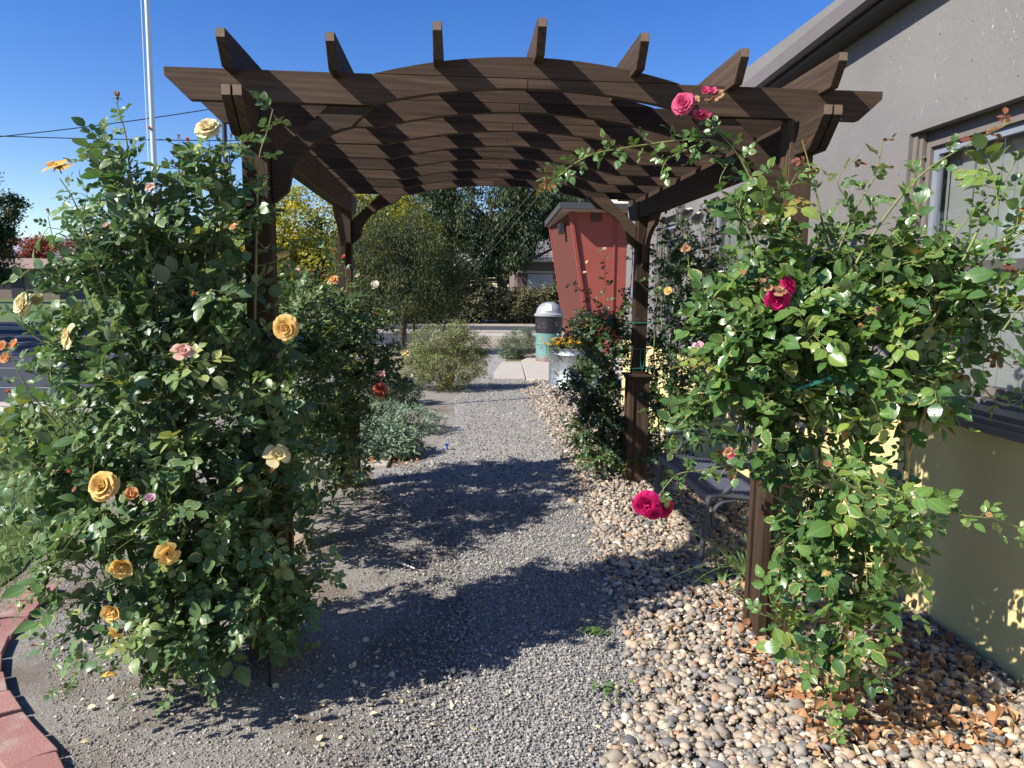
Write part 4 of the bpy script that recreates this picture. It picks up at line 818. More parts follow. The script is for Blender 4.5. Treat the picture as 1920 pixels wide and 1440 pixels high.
def bloom(parent, loc, r, colour, kind='open', dirn=None, seed=0, label=None):
    key = (colour, kind, seed % 3)
    if key not in BLC: BLC[key] = petal_mesh('%s_%s_rose_%d' % key, PET[colour], kind)
    nm = 'rose_bud' if kind == 'bud' else 'rose_bloom'; o = bpy.data.objects.new(nm, BLC[key]); COL.objects.link(o)
    d = Vector(dirn if dirn is not None else (random.uniform(-.9, -.2), random.uniform(-.8, -.4), random.uniform(.3, .9))).normalized()
    Lp = Vector(parent.location)
    o.parent = parent; o.location = Vector(loc)-Lp; o.rotation_euler = d.to_track_quat('Z', 'Y').to_euler(); sc = r*random.uniform(.95, 1.08)*(1.0 if kind != 'bud' else 1.25); o.scale = (sc,)*3 if kind != 'bud' else (sc*.8, sc*.8, sc*1.1)
    if label: o['label'] = label
    q = bpy.data.objects.new('sepals', SEP); COL.objects.link(q); q.parent = o
    if kind == 'bud': q.scale = (1.5, 1.5, 1.2)
    return o
def canes(mbx, base, tips, r, mid=.25, mat=None, parent=None, thorns=True, name='canes'):
    mb = MB()
    for tpt in tips:
        b = Vector(base)+Vector((random.uniform(-.12,.12), random.uniform(-.1,.1), 0)); tpt = Vector(tpt); m = b.lerp(tpt, .5)+Vector((random.uniform(-mid,mid)*.5, random.uniform(-mid,mid)*.5, .15))
        P = curve([b, b.lerp(m, .5)+Vector((random.uniform(-.04,.04),)*3), m, tpt], 5); rr = [r*(1-.65*i/(len(P)-1)) for i in range(len(P))]; mb.tube(P, rr, 7)
    return mb.build(name, mat or M['cane'], parent, smooth=True)
def P3(lst, Y):
    """shoot described by its photo pixels and real distance (each point may carry its own)"""
    return [tuple(at(p[0], p[1], Y=(p[2] if len(p) > 2 else Y))) for p in lst]
def blb(px, py, Y, rx_, ry_, rz, w=1): return (tuple(at(px, py, Y=Y)), (rx_, ry_, rz), w)
# --- near left apricot rose
RA = empty('rose_bush', (-1.25, 2.95, 0), 'large climbing rose with apricot and yellow blooms on the near left post', 'rose bush')
s = Soup(); st = Soup()
bl = [blb(400,1130,2.9,.26,.25,.20), blb(260,1120,2.75,.24,.25,.20), blb(200,980,2.8,.24,.28,.24), blb(420,950,2.85,.26,.28,.24), blb(290,890,2.8,.34,.30,.26), blb(150,850,2.95,.20,.26,.20),
      blb(190,720,2.95,.25,.28,.25), blb(330,740,2.85,.28,.28,.25), blb(435,740,2.95,.14,.20,.25), blb(480,880,2.92,.10,.14,.12,.8), blb(490,660,2.95,.07,.10,.12,.5), blb(275,560,2.95,.27,.28,.25), blb(385,560,2.95,.14,.22,.25), blb(345,420,2.95,.20,.24,.18,1.4), blb(260,400,2.95,.14,.2,.15,1.4),
      blb(320,330,2.95,.17,.14,.08,1.1), blb(420,340,2.95,.07,.1,.08,.6), blb(175,510,2.9,.09,.15,.09,.6), blb(500,1040,2.92,.15,.2,.16), blb(220,620,2.8,.2,.2,.2,.6), blb(440,1170,2.8,.16,.15,.12), blb(310,1170,2.75,.22,.2,.11), blb(525,1130,2.93,.09,.12,.10,.8)]
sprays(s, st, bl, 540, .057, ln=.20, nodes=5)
G = dict(r0=.005, size=.044)
shoot(s, st, P3([(300,560),(265,420),(245,330),(236,255),(218,192)], 2.75), .006, .044, gap=.04)
shoot(s, st, P3([(200,560),(160,430),(135,370),(112,335)], 2.7), .005, .044, start=.35)
shoot(s, st, P3([(478,600),(482,420),(486,300),(500,250),(512,205)], 2.86), .006, .047, gap=.045)
shoot(s, st, P3([(440,430),(400,330),(392,262)], 2.85), .0045, .038)
shoot(s, st, P3([(480,500),(540,480),(590,430),(610,470)], 2.95), .0035, .040, start=.2)
shoot(s, st, P3([(440,380),(430,300),(432,262)], 2.85), .004, .034)
shoot(s, st, P3([(350,380),(340,310),(335,266)], 2.85), .004, .034)
shoot(s, st, P3([(140,640),(80,640),(40,600),(40,560)], 2.7), .004, .044, start=.1)
shoot(s, st, P3([(110,800),(60,740),(30,690),(20,660)], 2.6), .004, .047)
shoot(s, st, P3([(100,900),(40,850),(-20,800)], 2.6), .004, .047)
shoot(s, st, P3([(100,1050),(40,1000),(-10,940)], 2.65), .004, .044)
shoot(s, st, P3([(540,1040),(575,1005),(594,965),(596,925)], 2.85), .0035, .035, start=.1)
shoot(s, st, P3([(520,1050),(590,1010),(650,960),(690,900)], 2.95), .003, .034, start=.35, gap=.07)
shoot(s, st, P3([(470,980),(500,930),(520,870)], 2.8), .004, .038)
shoot(s, st, P3([(240,1180),(190,1230),(130,1270),(110,1300,2.5)], 2.5), .004, .038, gap=.03)
shoot(s, st, P3([(280,1150),(240,1220),(205,1255)], 2.5), .004, .038, gap=.035)
shoot(s, st, P3([(180,560),(110,470),(90,405)], 2.75), .003, .034, start=.3)
for (a_, b_) in (((420,1150),(385,1240)),((480,1120),(520,1200)),((330,1190),(290,1260)),((100,900),(70,1010)),((60,1120),(130,1060))):
    shoot(s, st, P3([a_, ((a_[0]+b_[0])/2, (a_[1]+b_[1])/2-10), b_], 2.7), .004, .044, gap=.035)
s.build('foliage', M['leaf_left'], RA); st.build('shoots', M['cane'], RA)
canes(None, (-1.15,2.98,0), [b[0] for b in bl if b[0][2] > .5]+[(-.9,2.97,1.9), (-1.0,2.9,1.6)], .011, parent=RA)
for i, (px, py, r, c, k, Y, d) in enumerate([(110,314,20,'apricot','loose',2.68,(-.3,-.2,.9)),(390,240,17,'cream','double',2.82,(-.1,-.7,.6)),(44,570,17,'cream','double',2.66,(-.5,-.7,.3)),(66,566,14,'cream','cup',2.7,(.3,-.6,.6)),(536,615,18,'apricot','double',2.76,(-.15,-.95,0)),(343,659,16,'pink','loose',2.45,(.1,-.6,.7)),
    (193,911,21,'apricot','double',2.5,(-.2,-.85,.4)),(246,929,14,'orange','cup',2.48,(.3,-.6,.5)),(281,938,12,'lilac','cup',2.48,(.1,-.5,.8)),(229,1057,24,'apricot','cup',2.4,(.1,-.75,-.2)),(314,1038,18,'apricot','loose',2.42,(.3,-.8,.1)),(213,1144,19,'apricot','cup',2.38,(-.1,-.8,-.1)),(216,1186,13,'apricot','loose',2.4,(-.3,-.6,-.5)),(205,1257,15,'apricot','cup',2.38,(.1,-.5,-.8)),
    (521,854,20,'cream','loose',2.72,(.2,-.7,.6)),(514,882,8,'orange','cup',2.72,None),(30,648,11,'orange','cup',2.55,None),(10,650,10,'orange','cup',2.55,None),(14,672,11,'orange','cup',2.55,None),(368,552,7,'coral','bud',2.55,None),(135,886,7,'coral','bud',2.45,None),(128,632,17,'cream','loose',2.5,(-.6,-.5,.2)),
    (200,426,9,'pink','cup',2.68,None),(284,243,6,'coral','bud',2.7,None),(352,266,6,'coral','bud',2.8,(0,-.2,1)),(335,258,5,'tan','bud',2.8,(0,-.2,1)),(407,258,5,'tan','bud',2.8,(.2,-.2,1)),(433,257,5,'tan','bud',2.8,(.1,-.2,1)),(199,291,5,'tan','bud',2.7,(0,-.2,1)),(91,398,6,'tan','bud',2.7,(-.2,-.2,1)),(280,350,8,'pink','loose',2.6,None),
    (436,425,6,'orange','loose',2.75,None),(597,958,5,'tan','bud',2.83,(0,-.2,1)),(220,184,9,'tan','bud',2.74,(0,0,1)),(142,918,6,'tan','cup',2.45,None),(105,885,6,'pink','bud',2.55,None),(258,1170,7,'orange','bud',2.4,None),(452,920,6,'tan','cup',2.6,None),(528,470,14,'cream','cup',2.95,(.3,-.3,-.8)),(20,735,6,'coral','bud',2.55,None),(65,1210,6,'coral','bud',2.45,None)]):
    bloom(RA, at(px, py, Y=Y-.05), r/FPX*Y*1.08, c, k, d, i)
# --- far left coral rose
RC = empty('rose_bush', (-1.05, 5.3, 0), 'leafy rose with coral buds and pale blooms round the far left post', 'rose bush')
s = Soup(); st = Soup()
bl = [((-1.0,5.0,1.35),(.27,.5,.3)),((-1.05,4.6,1.0),(.28,.5,.35)),((-1.0,5.3,.8),(.3,.6,.4)),((-1.0,4.9,.45),(.28,.55,.35)),((-.8,5.75,.35),(.14,.25,.3)),((-.85,5.6,1.2),(.18,.3,.35)),((-.72,5.85,1.05),(.2,.2,.28),.8),((-1.25,4.4,1.35),(.2,.35,.25)),((-.62,5.9,.78),(.18,.2,.18),.6),((-1.1,4.1,.6),(.2,.3,.4)),((-1.35,5.6,1.3),(.3,.4,.4))]
sprays(s, st, bl, 760, .042, ln=.2, nodes=6)
shoot(s, st, P3([(640,840),(700,790),(750,745),(795,705)], 5.0), .005, .036, gap=.05)
shoot(s, st, P3([(640,720),(700,690),(760,660),(790,690)], 5.5), .005, .034)
shoot(s, st, P3([(650,640),(672,580),(676,525)], 5.6), .004, .034)
shoot(s, st, P3([(660,640),(700,600),(703,540)], 5.6), .004, .034)
shoot(s, st, P3([(640,600),(650,540),(645,490)], 5.5), .004, .03, start=.3)
shoot(s, st, P3([(600,560),(628,510),(628,475)], 5.4), .004, .03, start=.3)
shoot(s, st, P3([(670,620),(720,600),(745,635)], 5.6), .004, .038)
s.build('foliage', M['leaf_left_far'], RC); st.build('shoots', M['cane'], RC)
canes(None, (-1.0,5.4,0), [b[0] for b in bl if b[0][2] > .5], .01, parent=RC)
for i, (px, py, r, c, k, Y, d) in enumerate([(645,484,6,'coral','cup',5.45,None),(628,470,5,'coral','bud',5.4,None),(624,524,10,'orange','loose',5.1,None),(586,507,5,'coral','bud',5.0,None),(610,517,5,'coral','bud',5.0,None),(556,507,6,'pink','loose',4.8,None),(602,503,4,'coral','bud',5.1,None),(671,519,6,'white','cup',5.6,None),(703,534,8,'white','loose',5.6,None),(713,731,11,'coral','double',5.2,(0,-.9,.3)),(714,706,12,'pink','cup',5.2,(0,-.6,.6)),
    (761,661,9,'cream','loose',5.5,None),(771,707,7,'white','cup',5.4,None),(545,500,5,'coral','bud',4.8,None),(689,520,4,'tan','bud',5.6,None),(574,520,5,'orange','bud',4.9,None),(508,600,6,'tan','bud',4.3,None)]):
    bloom(RC, at(px, py, Y=Y), r/FPX*Y, c, k, d, i)
# --- near right crimson rose
RR_ = empty('rose_bush', (1.85, 2.75, 0), 'glossy climbing rose with crimson blooms between the near right post and the wall', 'rose bush')
s = Soup(); st = Soup(); yg = Soup()
bl = [blb(1500,560,2.75,.20,.2,.15), blb(1620,560,2.7,.18,.2,.12), blb(1720,600,2.65,.20,.2,.16), blb(1500,680,2.65,.22,.22,.18), blb(1620,700,2.6,.20,.2,.17), blb(1560,800,2.65,.15,.16,.13,.6), blb(1670,760,2.65,.11,.14,.08,.6),
      blb(1410,640,2.8,.12,.16,.15,.8), blb(1330,770,2.8,.10,.14,.09,.7), blb(1400,740,2.75,.12,.14,.12,.8), blb(1590,940,2.6,.14,.15,.14,1.1), blb(1560,1060,2.6,.11,.12,.14,1.3), blb(1560,1170,2.5,.09,.1,.12,1.3), blb(1405,450,2.85,.08,.12,.10,.8), blb(1570,490,2.75,.10,.13,.05,.5), blb(1650,470,2.7,.09,.12,.06,.5),
      blb(1810,570,2.5,.10,.14,.08,.5), blb(1870,430,2.4,.07,.1,.12,.4), blb(1550,1250,2.5,.08,.08,.05,.8)]
bl = [(tuple(CAM+(np.array(b[0])-CAM)*.965), (b[1][0], b[1][1]*.72, b[1][2]), b[2]) for b in bl]
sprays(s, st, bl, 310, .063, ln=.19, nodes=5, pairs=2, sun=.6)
A = dict(young=yg)
shoot(s, st, P3([(1445,420),(1400,310),(1350,268),(1290,262),(1180,276),(1110,290),(1060,318),(1015,345,2.6)], 2.8), .005, .040, gap=.030, young=yg, y_from=.93)
shoot(s, st, P3([(1440,430),(1395,310),(1350,250),(1312,214)], 2.75), .005, .042, gap=.05)
shoot(s, st, P3([(1330,262),(1300,275),(1250,300),(1240,330)], 2.78), .004, .040)
shoot(s, st, P3([(1575,560),(1545,430),(1525,340),(1504,262)], 2.65), .006, .035, gap=.055, young=yg, y_from=.7)
shoot(s, st, P3([(1560,500),(1600,400),(1640,330),(1655,262)], 2.6), .005, .040, young=yg, y_from=.75)
shoot(s, st, P3([(1590,520),(1650,420),(1720,335),(1790,285),(1898,228)], 2.55), .006, .042, young=yg, y_from=.72)
shoot(s, st, P3([(1560,470),(1600,400),(1570,340),(1610,290)], 2.6), .004, .040, young=yg, y_from=.7)
shoot(s, st, P3([(1740,620),(1800,500),(1850,400),(1905,300)], 2.4), .007, .042, gap=.03)
shoot(s, st, P3([(1800,560),(1850,480),(1930,430)], 2.4), .005, .042, gap=.03)
shoot(s, st, P3([(1700,640),(1780,600),(1860,540),(1930,500)], 2.4), .006, .042, young=yg, y_from=.8)
shoot(s, st, P3([(1700,560),(1750,500),(1790,440),(1850,370)], 2.45), .005, .040)
shoot(s, st, P3([(1750,600),(1830,640),(1900,690)], 2.45), .005, .040, young=yg, y_from=.6)
shoot(s, st, P3([(1660,720),(1740,700),(1800,680),(1850,690)], 2.5), .005, .044, young=yg, y_from=.55)
shoot(s, st, P3([(1580,900),(1660,950),(1740,945),(1800,965),(1870,975),(1940,1005)], 2.25), .005, .051, gap=.042, tint=(.45,.7))
shoot(s, st, P3([(1620,900),(1700,930),(1745,990)], 2.2), .004, .054, gap=.045, tint=(.5,.7))
shoot(s, st, P3([(1470,840),(1400,860),(1330,880),(1270,890),(1235,930)], 2.6), .005, .042, gap=.04)
shoot(s, st, P3([(1480,740),(1410,720),(1340,745),(1280,790),(1255,830)], 2.6), .005, .047, gap=.035)
shoot(s, st, P3([(1440,700),(1370,700),(1310,730),(1290,790)], 2.65), .005, .042)
shoot(s, st, P3([(1460,650),(1400,600),(1350,620),(1300,680)], 2.7), .005, .042)
shoot(s, st, P3([(1460,840),(1410,850),(1370,865),(1345,905)], 2.6), .004, .040, young=yg, y_from=.7)
shoot(s, st, P3([(1490,1190),(1450,1160),(1420,1150)], 2.6), .004, .044)
shoot(s, st, P3([(1440,560),(1380,520),(1330,540),(1290,600)], 2.75), .004, .040)
shoot(s, st, P3([(1520,1230),(1550,1290),(1530,1330)], 2.35), .004, .035)
shoot(s, st, P3([(1520,940),(1500,1030),(1530,1120)], 2.55), .004, .051)
shoot(s, st, P3([(1430,500),(1400,420),(1350,350),(1370,300)], 2.78), .004, .042)
shoot(s, st, P3([(1880,620),(1910,580),(1940,560)], 2.3), .004, .040)
shoot(s, st, P3([(1820,700),(1880,760),(1930,740)], 2.6), .004, .040)
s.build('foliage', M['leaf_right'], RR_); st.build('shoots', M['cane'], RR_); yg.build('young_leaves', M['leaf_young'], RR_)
mb = MB()
def thorny(pts, r):
    P = [Vector(p) for p in pts]; P = curve(P, 6); r *= .8; mb.tube(P, [r*(1-.35*i/len(P)) for i in range(len(P))], 9)
    for i in range(2, len(P)-1, 1):
        for _ in range(2):
            a = random.uniform(0, 6.28); d = (P[i]-P[i-1]).normalized(); u = d.orthogonal().normalized(); n_ = u*math.cos(a)+d.cross(u)*math.sin(a); b = P[i].lerp(P[i-1], random.random()); mb.tube([b+n_*r*.6, b+n_*(r+.007)-d*.001], [.003,.0004], 4)
thorny([at(1496,1240,Y=2.9), at(1490,1120,Y=2.85), at(1470,1000,Y=2.83), at(1466,900,Y=2.8), at(1480,760,Y=2.75), at(1470,620,Y=2.75)], .0125)
thorny([at(1466,880,Y=2.8), at(1430,830,Y=2.75), at(1400,800,Y=2.7)], .007)
thorny([at(1570,1290,Y=2.5), at(1610,1180,Y=2.5), at(1660,1060,Y=2.48), at(1690,960,Y=2.45), at(1700,840,Y=2.5), at(1680,700,Y=2.55)], .016)
thorny([at(1560,1290,Y=2.55), at(1590,1160,Y=2.6), at(1620,1040,Y=2.6), at(1610,880,Y=2.65), at(1560,720,Y=2.7)], .014)
thorny([at(1550,1290,Y=2.5), at(1550,1100,Y=2.6), at(1530,900,Y=2.7), at(1500,700,Y=2.75), at(1470,560,Y=2.8), at(1445,430,Y=2.8), at(1400,310,Y=2.78)], .011)
thorny([at(1700,860,Y=2.5), at(1760,700,Y=2.45), at(1800,560,Y=2.42), at(1850,440,Y=2.4)], .009)
thorny([at(1640,900,Y=2.55), at(1590,760,Y=2.6), at(1560,600,Y=2.65), at(1530,420,Y=2.65)], .007)
mb.build('canes', M['cane_tan'], RR_, smooth=True)
for i, (px, py, r, c, k, Y, d) in enumerate([(1212,946,22,'crimson','double',2.6,(-.2,-.8,-.2)),(1245,955,17,'crimson','double',2.62,(.3,-.85,-.3)),(1226,962,15,'crimson','double',2.58,(0,-.8,-.5)),(1458,562,20,'crimson','double',2.42,(-.2,-.8,-.3)),(1478,534,15,'crimson','double',2.44,(.4,-.6,.4)),(1374,852,12,'rose','cup',2.55,None),(1382,858,10,'crimson','cup',2.56,(0,-.4,-.8)),
    (1281,193,18,'rose','double',2.72,(-.5,-.8,.2)),(1316,214,14,'rose','loose',2.72,(-.2,-.3,-.9)),(1322,172,9,'rose','cup',2.74,None),(1345,178,11,'tan','loose',2.74,None),(1300,190,10,'tan','loose',2.74,None),(1330,190,10,'tan','cup',2.74,None),(1336,170,8,'rose','loose',2.74,None),(1430,530,9,'tan','cup',2.4,None),(1412,541,6,'tan','bud',2.4,None),(1460,545,13,'tan','loose',2.4,(-.1,-.5,.8)),(1440,540,8,'tan','loose',2.4,None),(1364,846,9,'tan','loose',2.56,None)]):
    bloom(RR_, at(px, py, Y=Y), r/FPX*Y, c, k, d, i)
# --- far right roses
RD = empty('rose_bush', (1.25, 6.2, 0), 'narrow dark leaved rose left of the far right post', 'rose bush'); s = Soup(); st = Soup()
bl = [((1.30,6.15,1.1),(.15,.18,.25)),((1.2,6.2,.75),(.22,.2,.25)),((1.24,6.1,.4),(.24,.2,.3)),((1.25,5.95,.18),(.18,.15,.12)),((1.12,6.3,1.25),(.12,.15,.12),.7),((1.38,6.1,1.45),(.08,.1,.12),.5)]
sprays(s, st, bl, 330, .038, ln=.17, nodes=6)
shoot(s, st, P3([(1130,620),(1135,540),(1132,474)], 6.1), .005, .036); shoot(s, st, P3([(1160,640),(1110,560),(1065,530)], 6.1), .005, .038); shoot(s, st, P3([(1180,560),(1186,480),(1180,400),(1185,370)], 6.15), .005, .036, start=.3)
s.build('foliage', M['leaf_right_far'], RD); st.build('shoots', M['cane_red'], RD); canes(None, (1.28,6.15,0), [b[0] for b in bl], .009, parent=RD)
for i, (px, py, r, c) in enumerate(((1133,468,5,'white'),(1102,492,5,'cream'),(1096,512,4,'cream'))): bloom(RD, at(px, py, Y=6.05), r/FPX*6, c, 'cup', None, i)
RE = empty('rose_bush', (1.85, 5.9, 0), 'tall dark leaved rose with pale pink blooms between the far right post and the wall', 'rose bush'); s = Soup(); st = Soup()
bl = [((1.95,5.8,1.95),(.15,.2,.25),.8),((1.85,5.85,1.6),(.22,.3,.3),.9),((1.9,5.9,1.15),(.24,.3,.3)),((1.8,5.85,.8),(.22,.3,.25)),((1.75,5.9,.45),(.2,.25,.3)),((2.1,5.6,1.3),(.15,.3,.35),.8),((1.68,5.95,1.95),(.08,.1,.15),.4)]
sprays(s, st, bl, 400, .040, ln=.2, nodes=5)
shoot(s, st, P3([(1300,560),(1290,480),(1285,400),(1240,385)], 5.5), .005, .04); shoot(s, st, P3([(1240,620),(1245,520),(1250,440),(1215,400)], 5.6), .005, .04); shoot(s, st, P3([(1330,560),(1320,470),(1310,410)], 5.5), .005, .038)
s.build('foliage', M['leaf_right_far'], RE); st.build('shoots', M['cane'], RE); canes(None, (1.8,5.9,0), [b[0] for b in bl], .009, parent=RE)
for i, (px, py, r, c, Y) in enumerate(((1289,399,10,'white',5.3),(1308,409,10,'white',5.3),(1285,465,9,'tan',5.3),(1252,545,7,'apricot',5.4),(1309,650,11,'lilac',4.6))): bloom(RE, at(px, py, Y=Y), r/FPX*Y, c, 'double' if i < 2 else 'loose', None, i)
# ------------------------------------------------------------------ small garden things
M['green_tape'] = simple('green_plant_tie', (.02,.16,.12), .4, .1, 30); M['stone'] = simple('sandstone', (.36,.28,.21), .85, .25, 14); M['white'] = simple('frosted_white', (.8,.79,.74), .4, .03, 10); M['blackp'] = simple('black_plastic', (.015,.015,.016), .45, .2, 20)
for n_, (x, y, z, lab) in enumerate(((1.49,5.86,1.34,'upper green tie round the far right post'),(1.49,5.86,1.13,'lower green tie round the far right post'),(1.49,5.86,.97,'green tie just above the cap of the far right plinth'))):
    mb = MB(); q = .060; mb.tube([(x-q,y-q,z),(x+q+.03,y-q,z+.004),(x+q+.02,y+q,z),(x-q,y+q,z),(x-q,y-q,z)], .004, 6)
    if n_ == 1: mb.tube(curve([(x+.01,y-q-.004,z),(x+.0,y-q-.01,z-.08),(x+.02,y-q-.006,z-.17),(x+.035,y-q-.01,z-.08),(x+.03,y-q-.004,z)]), .004, 6)
    tag(mb.build('plant_tie', M['green_tape']), lab, 'plant tie')
mb = MB(); pts = [at(x, y, Y=Y) for x, y, Y in ((1455,736,2.7),(1500,728,2.42),(1545,712,2.4),(1597,700,2.42))]
for A_, B_ in zip(pts[:-1], pts[1:]): mb.add([A_+(0,0,.006), A_-(0,0,.006), B_-(0,0,.006), B_+(0,0,.006), A_+(0,.002,.006), A_+(0,.002,-.006), B_+(0,.002,-.006), B_+(0,.002,.006)], [(0,1,2,3),(4,7,6,5),(0,3,7,4),(1,5,6,2)])
tag(mb.build('plant_tie', M['green_tape']), 'green tape stretched through the glossy right rose', 'plant tie')
MB().hexa([(-1.17,4.38,-.02),(-.87,4.36,-.02),(-.86,4.42,-.02),(-1.16,4.44,-.02),(-1.12,4.52,.40),(-1.0,4.50,.42),(-.99,4.55,.42),(-1.11,4.57,.40)])
mb = MB(); mb.hexa([(-1.19,4.36,-.02),(-.90,4.34,-.02),(-.89,4.39,-.02),(-1.18,4.41,-.02),(-1.15,4.50,.36),(-1.0,4.48,.38),(-.99,4.53,.38),(-1.14,4.55,.36)]); tag(mb.build('leaning_stone', M['stone'], bevel=.008), 'tan stone slab leaning behind the near left rose', 'stone')
c = at(492, 919, Y=2.80); GL = empty('garden_light', (c[0], c[1], 0), 'small white globe garden light on a black stake', 'garden light')
MB().lathe([(0,-.017),(.012,-.014),(.017,-.004),(.0185,.004),(.015,.013),(.008,.018),(0,.019)], c, 20).build('globe', M['white'], GL, smooth=True)
MB().tube([(c[0],c[1]+.02,-.03),(c[0],c[1],c[2]-.015)], .005, 8).build('stake', M['blackp'], GL)
c = at(838, 843, Z=0); mb = MB(); mb.tube([(c[0],c[1],-.02),(c[0],c[1],.05)], .008, 8); mb.box(c[0]-.02, c[0]+.02, c[1]-.012, c[1]+.012, .04, .06); mb.tube([(c[0]-.01,c[1],.055),(c[0]-.01,c[1]-.05,.075)], .008, 6); tag(mb.build('irrigation_valve', simple('blue_plastic', (.03,.12,.55), .4), bevel=.003), 'small blue irrigation fitting by the silver mound', 'irrigation fitting')
# fallen stick, hose
mb = MB(); mb.tube([at(745,1053,Z=.012), at(778,1066,Z=.016)], [.006,.004], 6); tag(mb.build('stick', simple('bleached_wood', (.6,.54,.45))), 'short bleached stick on the gravel path', 'stick')
mb = MB(); mb.tube(curve([at(1530,1345,Z=.045), at(1600,1352,Z=.05), at(1700,1358,Z=.045), at(1760,1372,Z=.03)]), .006, 7); tag(mb.build('drip_hose', M['blackp'], smooth=True), 'thin black drip hose across the pebbles by the right rose', 'hose')
# red marker post, stakes
M['redpost'] = simple('red_steel', (.4,.06,.05), .6)
c = at(702, 608, Z=0); mb = MB(); mb.box(c[0]-.07, c[0]+.07, 33.0, 33.06, 0, .95); mb.box(c[0]-.05, c[0]+.05, 32.97, 33.0, .55, .9); tag(mb.build('marker_post', M['redpost'], bevel=.01), 'short red marker post across the street', 'post')
for px_, lab in ((762,'left dark stake beside the weeping tree'), (778,'right dark stake beside the weeping tree')):
    c = at(px_, 664, Z=0); mb = MB(); mb.tube([(c[0],c[1],-.1),(c[0]-.05,c[1],1.9)], .022, 7); mb.tube([(c[0]-.05,c[1]-.023,1.5),(-1.34,17.62,1.5)], .006, 5); tag(mb.build('tree_stake', M['dark'], smooth=True), lab, 'tree stake')
# house behind the trees
M['shingle'] = NT('grey_shingle_roof'); t = M['shingle']; b = t.n('ShaderNodeTexBrick', Scale=1.0); t.set(b.inputs['Vector'], t.map(t.obj(), (1,1,1))); b.inputs['Brick Width'].default_value = .45; b.inputs['Row Height'].default_value = .18; b.inputs['Mortar Size'].default_value = .018
b.inputs['Color1'].default_value = (.17,.165,.17,1); b.inputs['Color2'].default_value = (.26,.25,.26,1); b.inputs['Mortar'].default_value = (.06,.06,.06,1); M['shingle'] = t.done(t.bsdf(b.outputs[0], .85, .2))
M['siding'] = NT('brown_siding'); t = M['siding']; sz_ = t.n('ShaderNodeSeparateXYZ'); t.set(sz_.inputs[0], t.obj()); sw = t.math('FRACT', t.math('MULTIPLY', sz_.outputs[2], 5.5)); c_ = t.mix(t.ramp(sw, [(0,.0),(.1,1.)]), (.08,.06,.055), (.21,.155,.14)); M['siding'] = t.done(t.bsdf(c_, .8, .2, bump=sw, bd=.03))
M['trim'] = simple('pale_trim', (.6,.55,.48), .7)
HS = empty('house', (8, 46, 0), 'brown sided house with grey shingle roof behind the trees', 'house')
MB().box(3.5, 14, 42.6, 50, 0, 3.3).build('wall', M['siding'], HS)
mb = MB(); mb.prism([(42.0,3.33),(46.3,5.6),(50.6,3.33),(50.6,3.22),(46.3,5.46),(42.0,3.22)], 3.0, 14.5, 'x'); mb.build('roof', M['shingle'], HS)
MB().box(2.98, 14.52, 41.9, 41.99, 3.18, 3.34).build('gutter', M['trim'], HS); MB().box(3.4, 14, 42.5, 42.58, 2.55, 2.68).build('trim_board', M['trim'], HS)
for xx in (4.1, 6.3): 
    mb = MB(); mb.box(xx, xx+1.5, 42.52, 42.6, 1.1, 2.5); w_ = mb.build('window', M['trim'], HS); mb = MB(); mb.box(xx+.08, xx+.7, 42.5, 42.519, 1.2, 2.42); mb.box(xx+.8, xx+1.42, 42.5, 42.519, 1.2, 2.42); mb.build('pane', simple('pale_pane', (.5,.53,.56), .2), w_)
# park building, poles
PB = empty('park_building', (-45, 76, 0), 'low tan park building with brown hipped roof across the lawn', 'building')
MB().box(-50, -39.5, 76, 82, 0, 3.0).build('wall', simple('tan_block', (.20,.15,.12), .85), PB)
mb = MB(); mb.add([(-51,75,3.0),(-38.8,75,3.0),(-38.8,83,3.0),(-51,83,3.0),(-48,79,4.1),(-41.8,79,4.1)], [(3,2,1,0),(0,1,5,4),(1,2,5),(2,3,4,5),(3,0,4)]); mb.build('roof', simple('brown_roof', (.27,.19,.15), .8), PB)
mb = MB(); mb.box(-41.6, -40.6, 75.95, 76.01, 1.5, 2.7); mb.build('window', simple('bright_window', (.6,.6,.62), .3), PB)
mb = MB(); mb.box(-40.2, -39.7, 75.9, 76.02, .9, 2.6); mb.box(-44, -42.8, 75.93, 76.02, 0, 2.2); mb.build('door', M['dark'], PB)
mb = MB()
for i in range(5): mb.box(-44.8+i*.5, -44.75+i*.5, 62, 62.05, 0, .45)
mb.box(-44.9, -42.6, 61.9, 62.2, .45, .52); tag(mb.build('park_bench', M['dark']), 'tiny dark bench on the park lawn', 'bench')
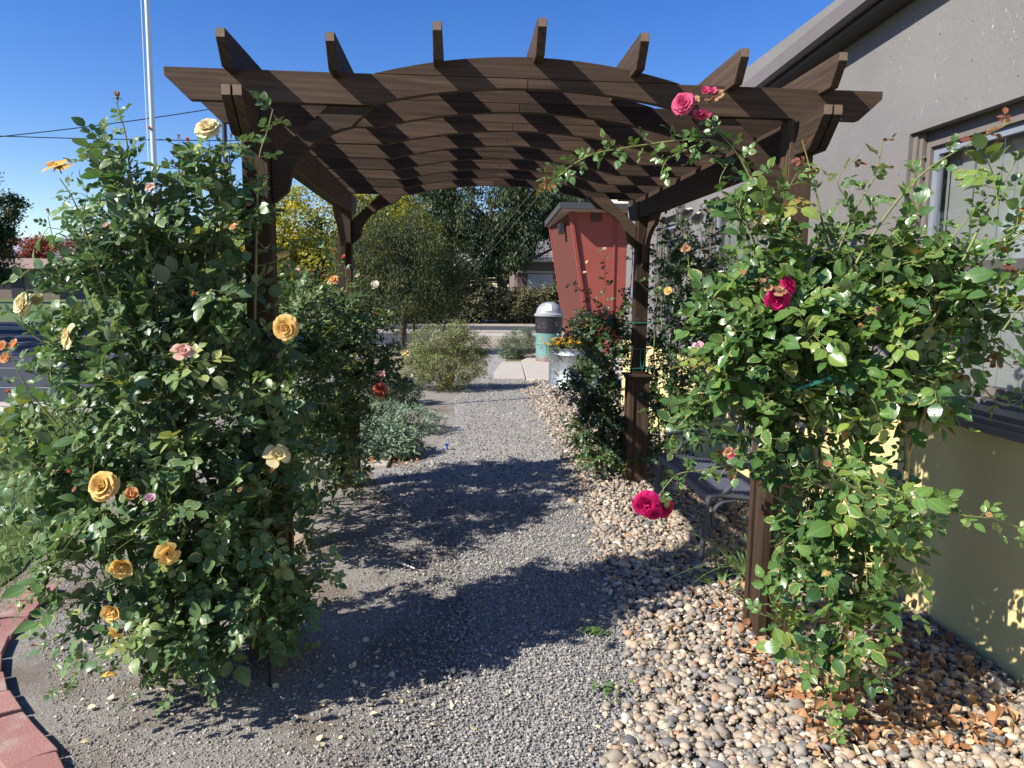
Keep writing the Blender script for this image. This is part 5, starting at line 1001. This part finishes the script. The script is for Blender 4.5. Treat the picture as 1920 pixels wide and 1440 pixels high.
def pole(name, x, y, h, r, mat, lab, cat, arms=()):
    mb = MB(); mb.tube([(x,y,-.2),(x,y,h)], [r, r*.75], 12)
    for z, l in arms: mb.box(x-l, x+l, y-.05, y+.05, z, z+.1)
    return tag(mb.build(name, mat, smooth=True), lab, cat)
pole('utility_pole', -42.6, 70, 5.2, .14, M['bark'], 'dark wooden utility pole in front of the park building', 'utility pole', ((4.7,.7),))
pole('black_pole', at(421.5,260,Y=9)[0], 9, 3.85, .036, M['dark'], 'slim black pole behind the near left rose', 'pole')
pole('utility_pole', 5.6, 28.3, 9.3, .15, M['bark'], 'wooden utility pole hidden behind the red entrance', 'utility pole', ((8.6,1.1),))
pole('utility_pole', at(690,300,Y=35)[0], 35.05, at(690,140,Y=35)[2], .14, M['bark'], 'wooden utility pole hidden behind the pergola roof and weeping tree', 'utility pole')
M['silver'] = simple('brushed_aluminium_pole', (.62,.62,.63), .4, .05, 20, metal=.3)
fx, fz = at(280,140,Y=17)[0], 12
FP = empty('flagpole', (fx, 17, 0), 'tall silver flagpole rising behind the left rose', 'flagpole')
MB().tube([(fx-.015,17,0),(fx+.05,17,fz)], [.062,.045], 16).build('pole', M['silver'], FP, smooth=True); MB().tube([(fx-.12,16.98,1.0),(fx-.07,16.98,fz-.1)], .006, 5).build('halyard', M['white'], FP)
def wire(lab, a, b, r, mat, sag=0):
    a, b = Vector(a), Vector(b); P = [a.lerp(b, i/12)-Vector((0,0,sag*4*(i/12)*(1-i/12))) for i in range(13)]; mb = MB(); mb.tube(P, r, 5); tag(mb.build('overhead_wire', mat, smooth=True), lab, 'wire')
a0 = at(-60, 262, Y=35); b0 = at(370, 196, Y=35); e0 = at(690, 150, Y=35)
wire('upper overhead wire slanting up across the left sky', a0, e0, .022, M['blackp'], .25)
a1 = at(-60, 253, Y=35); b1 = at(450, 260, Y=35); e1 = at(690, 262, Y=35)
wire('lower level overhead wire across the left sky', a1, e1, .022, M['blackp'], .12)
g0 = at(766, 642, Z=0); wire('left guy wire running from the ground up behind the red entrance', g0, (5.6, 28.3, 8.7), .0045, M['ledge'])
wire('right guy wire running from the ground up behind the red entrance', g0+(.12,.25,0), (5.6, 28.3, 8.1), .0045, M['ledge'])
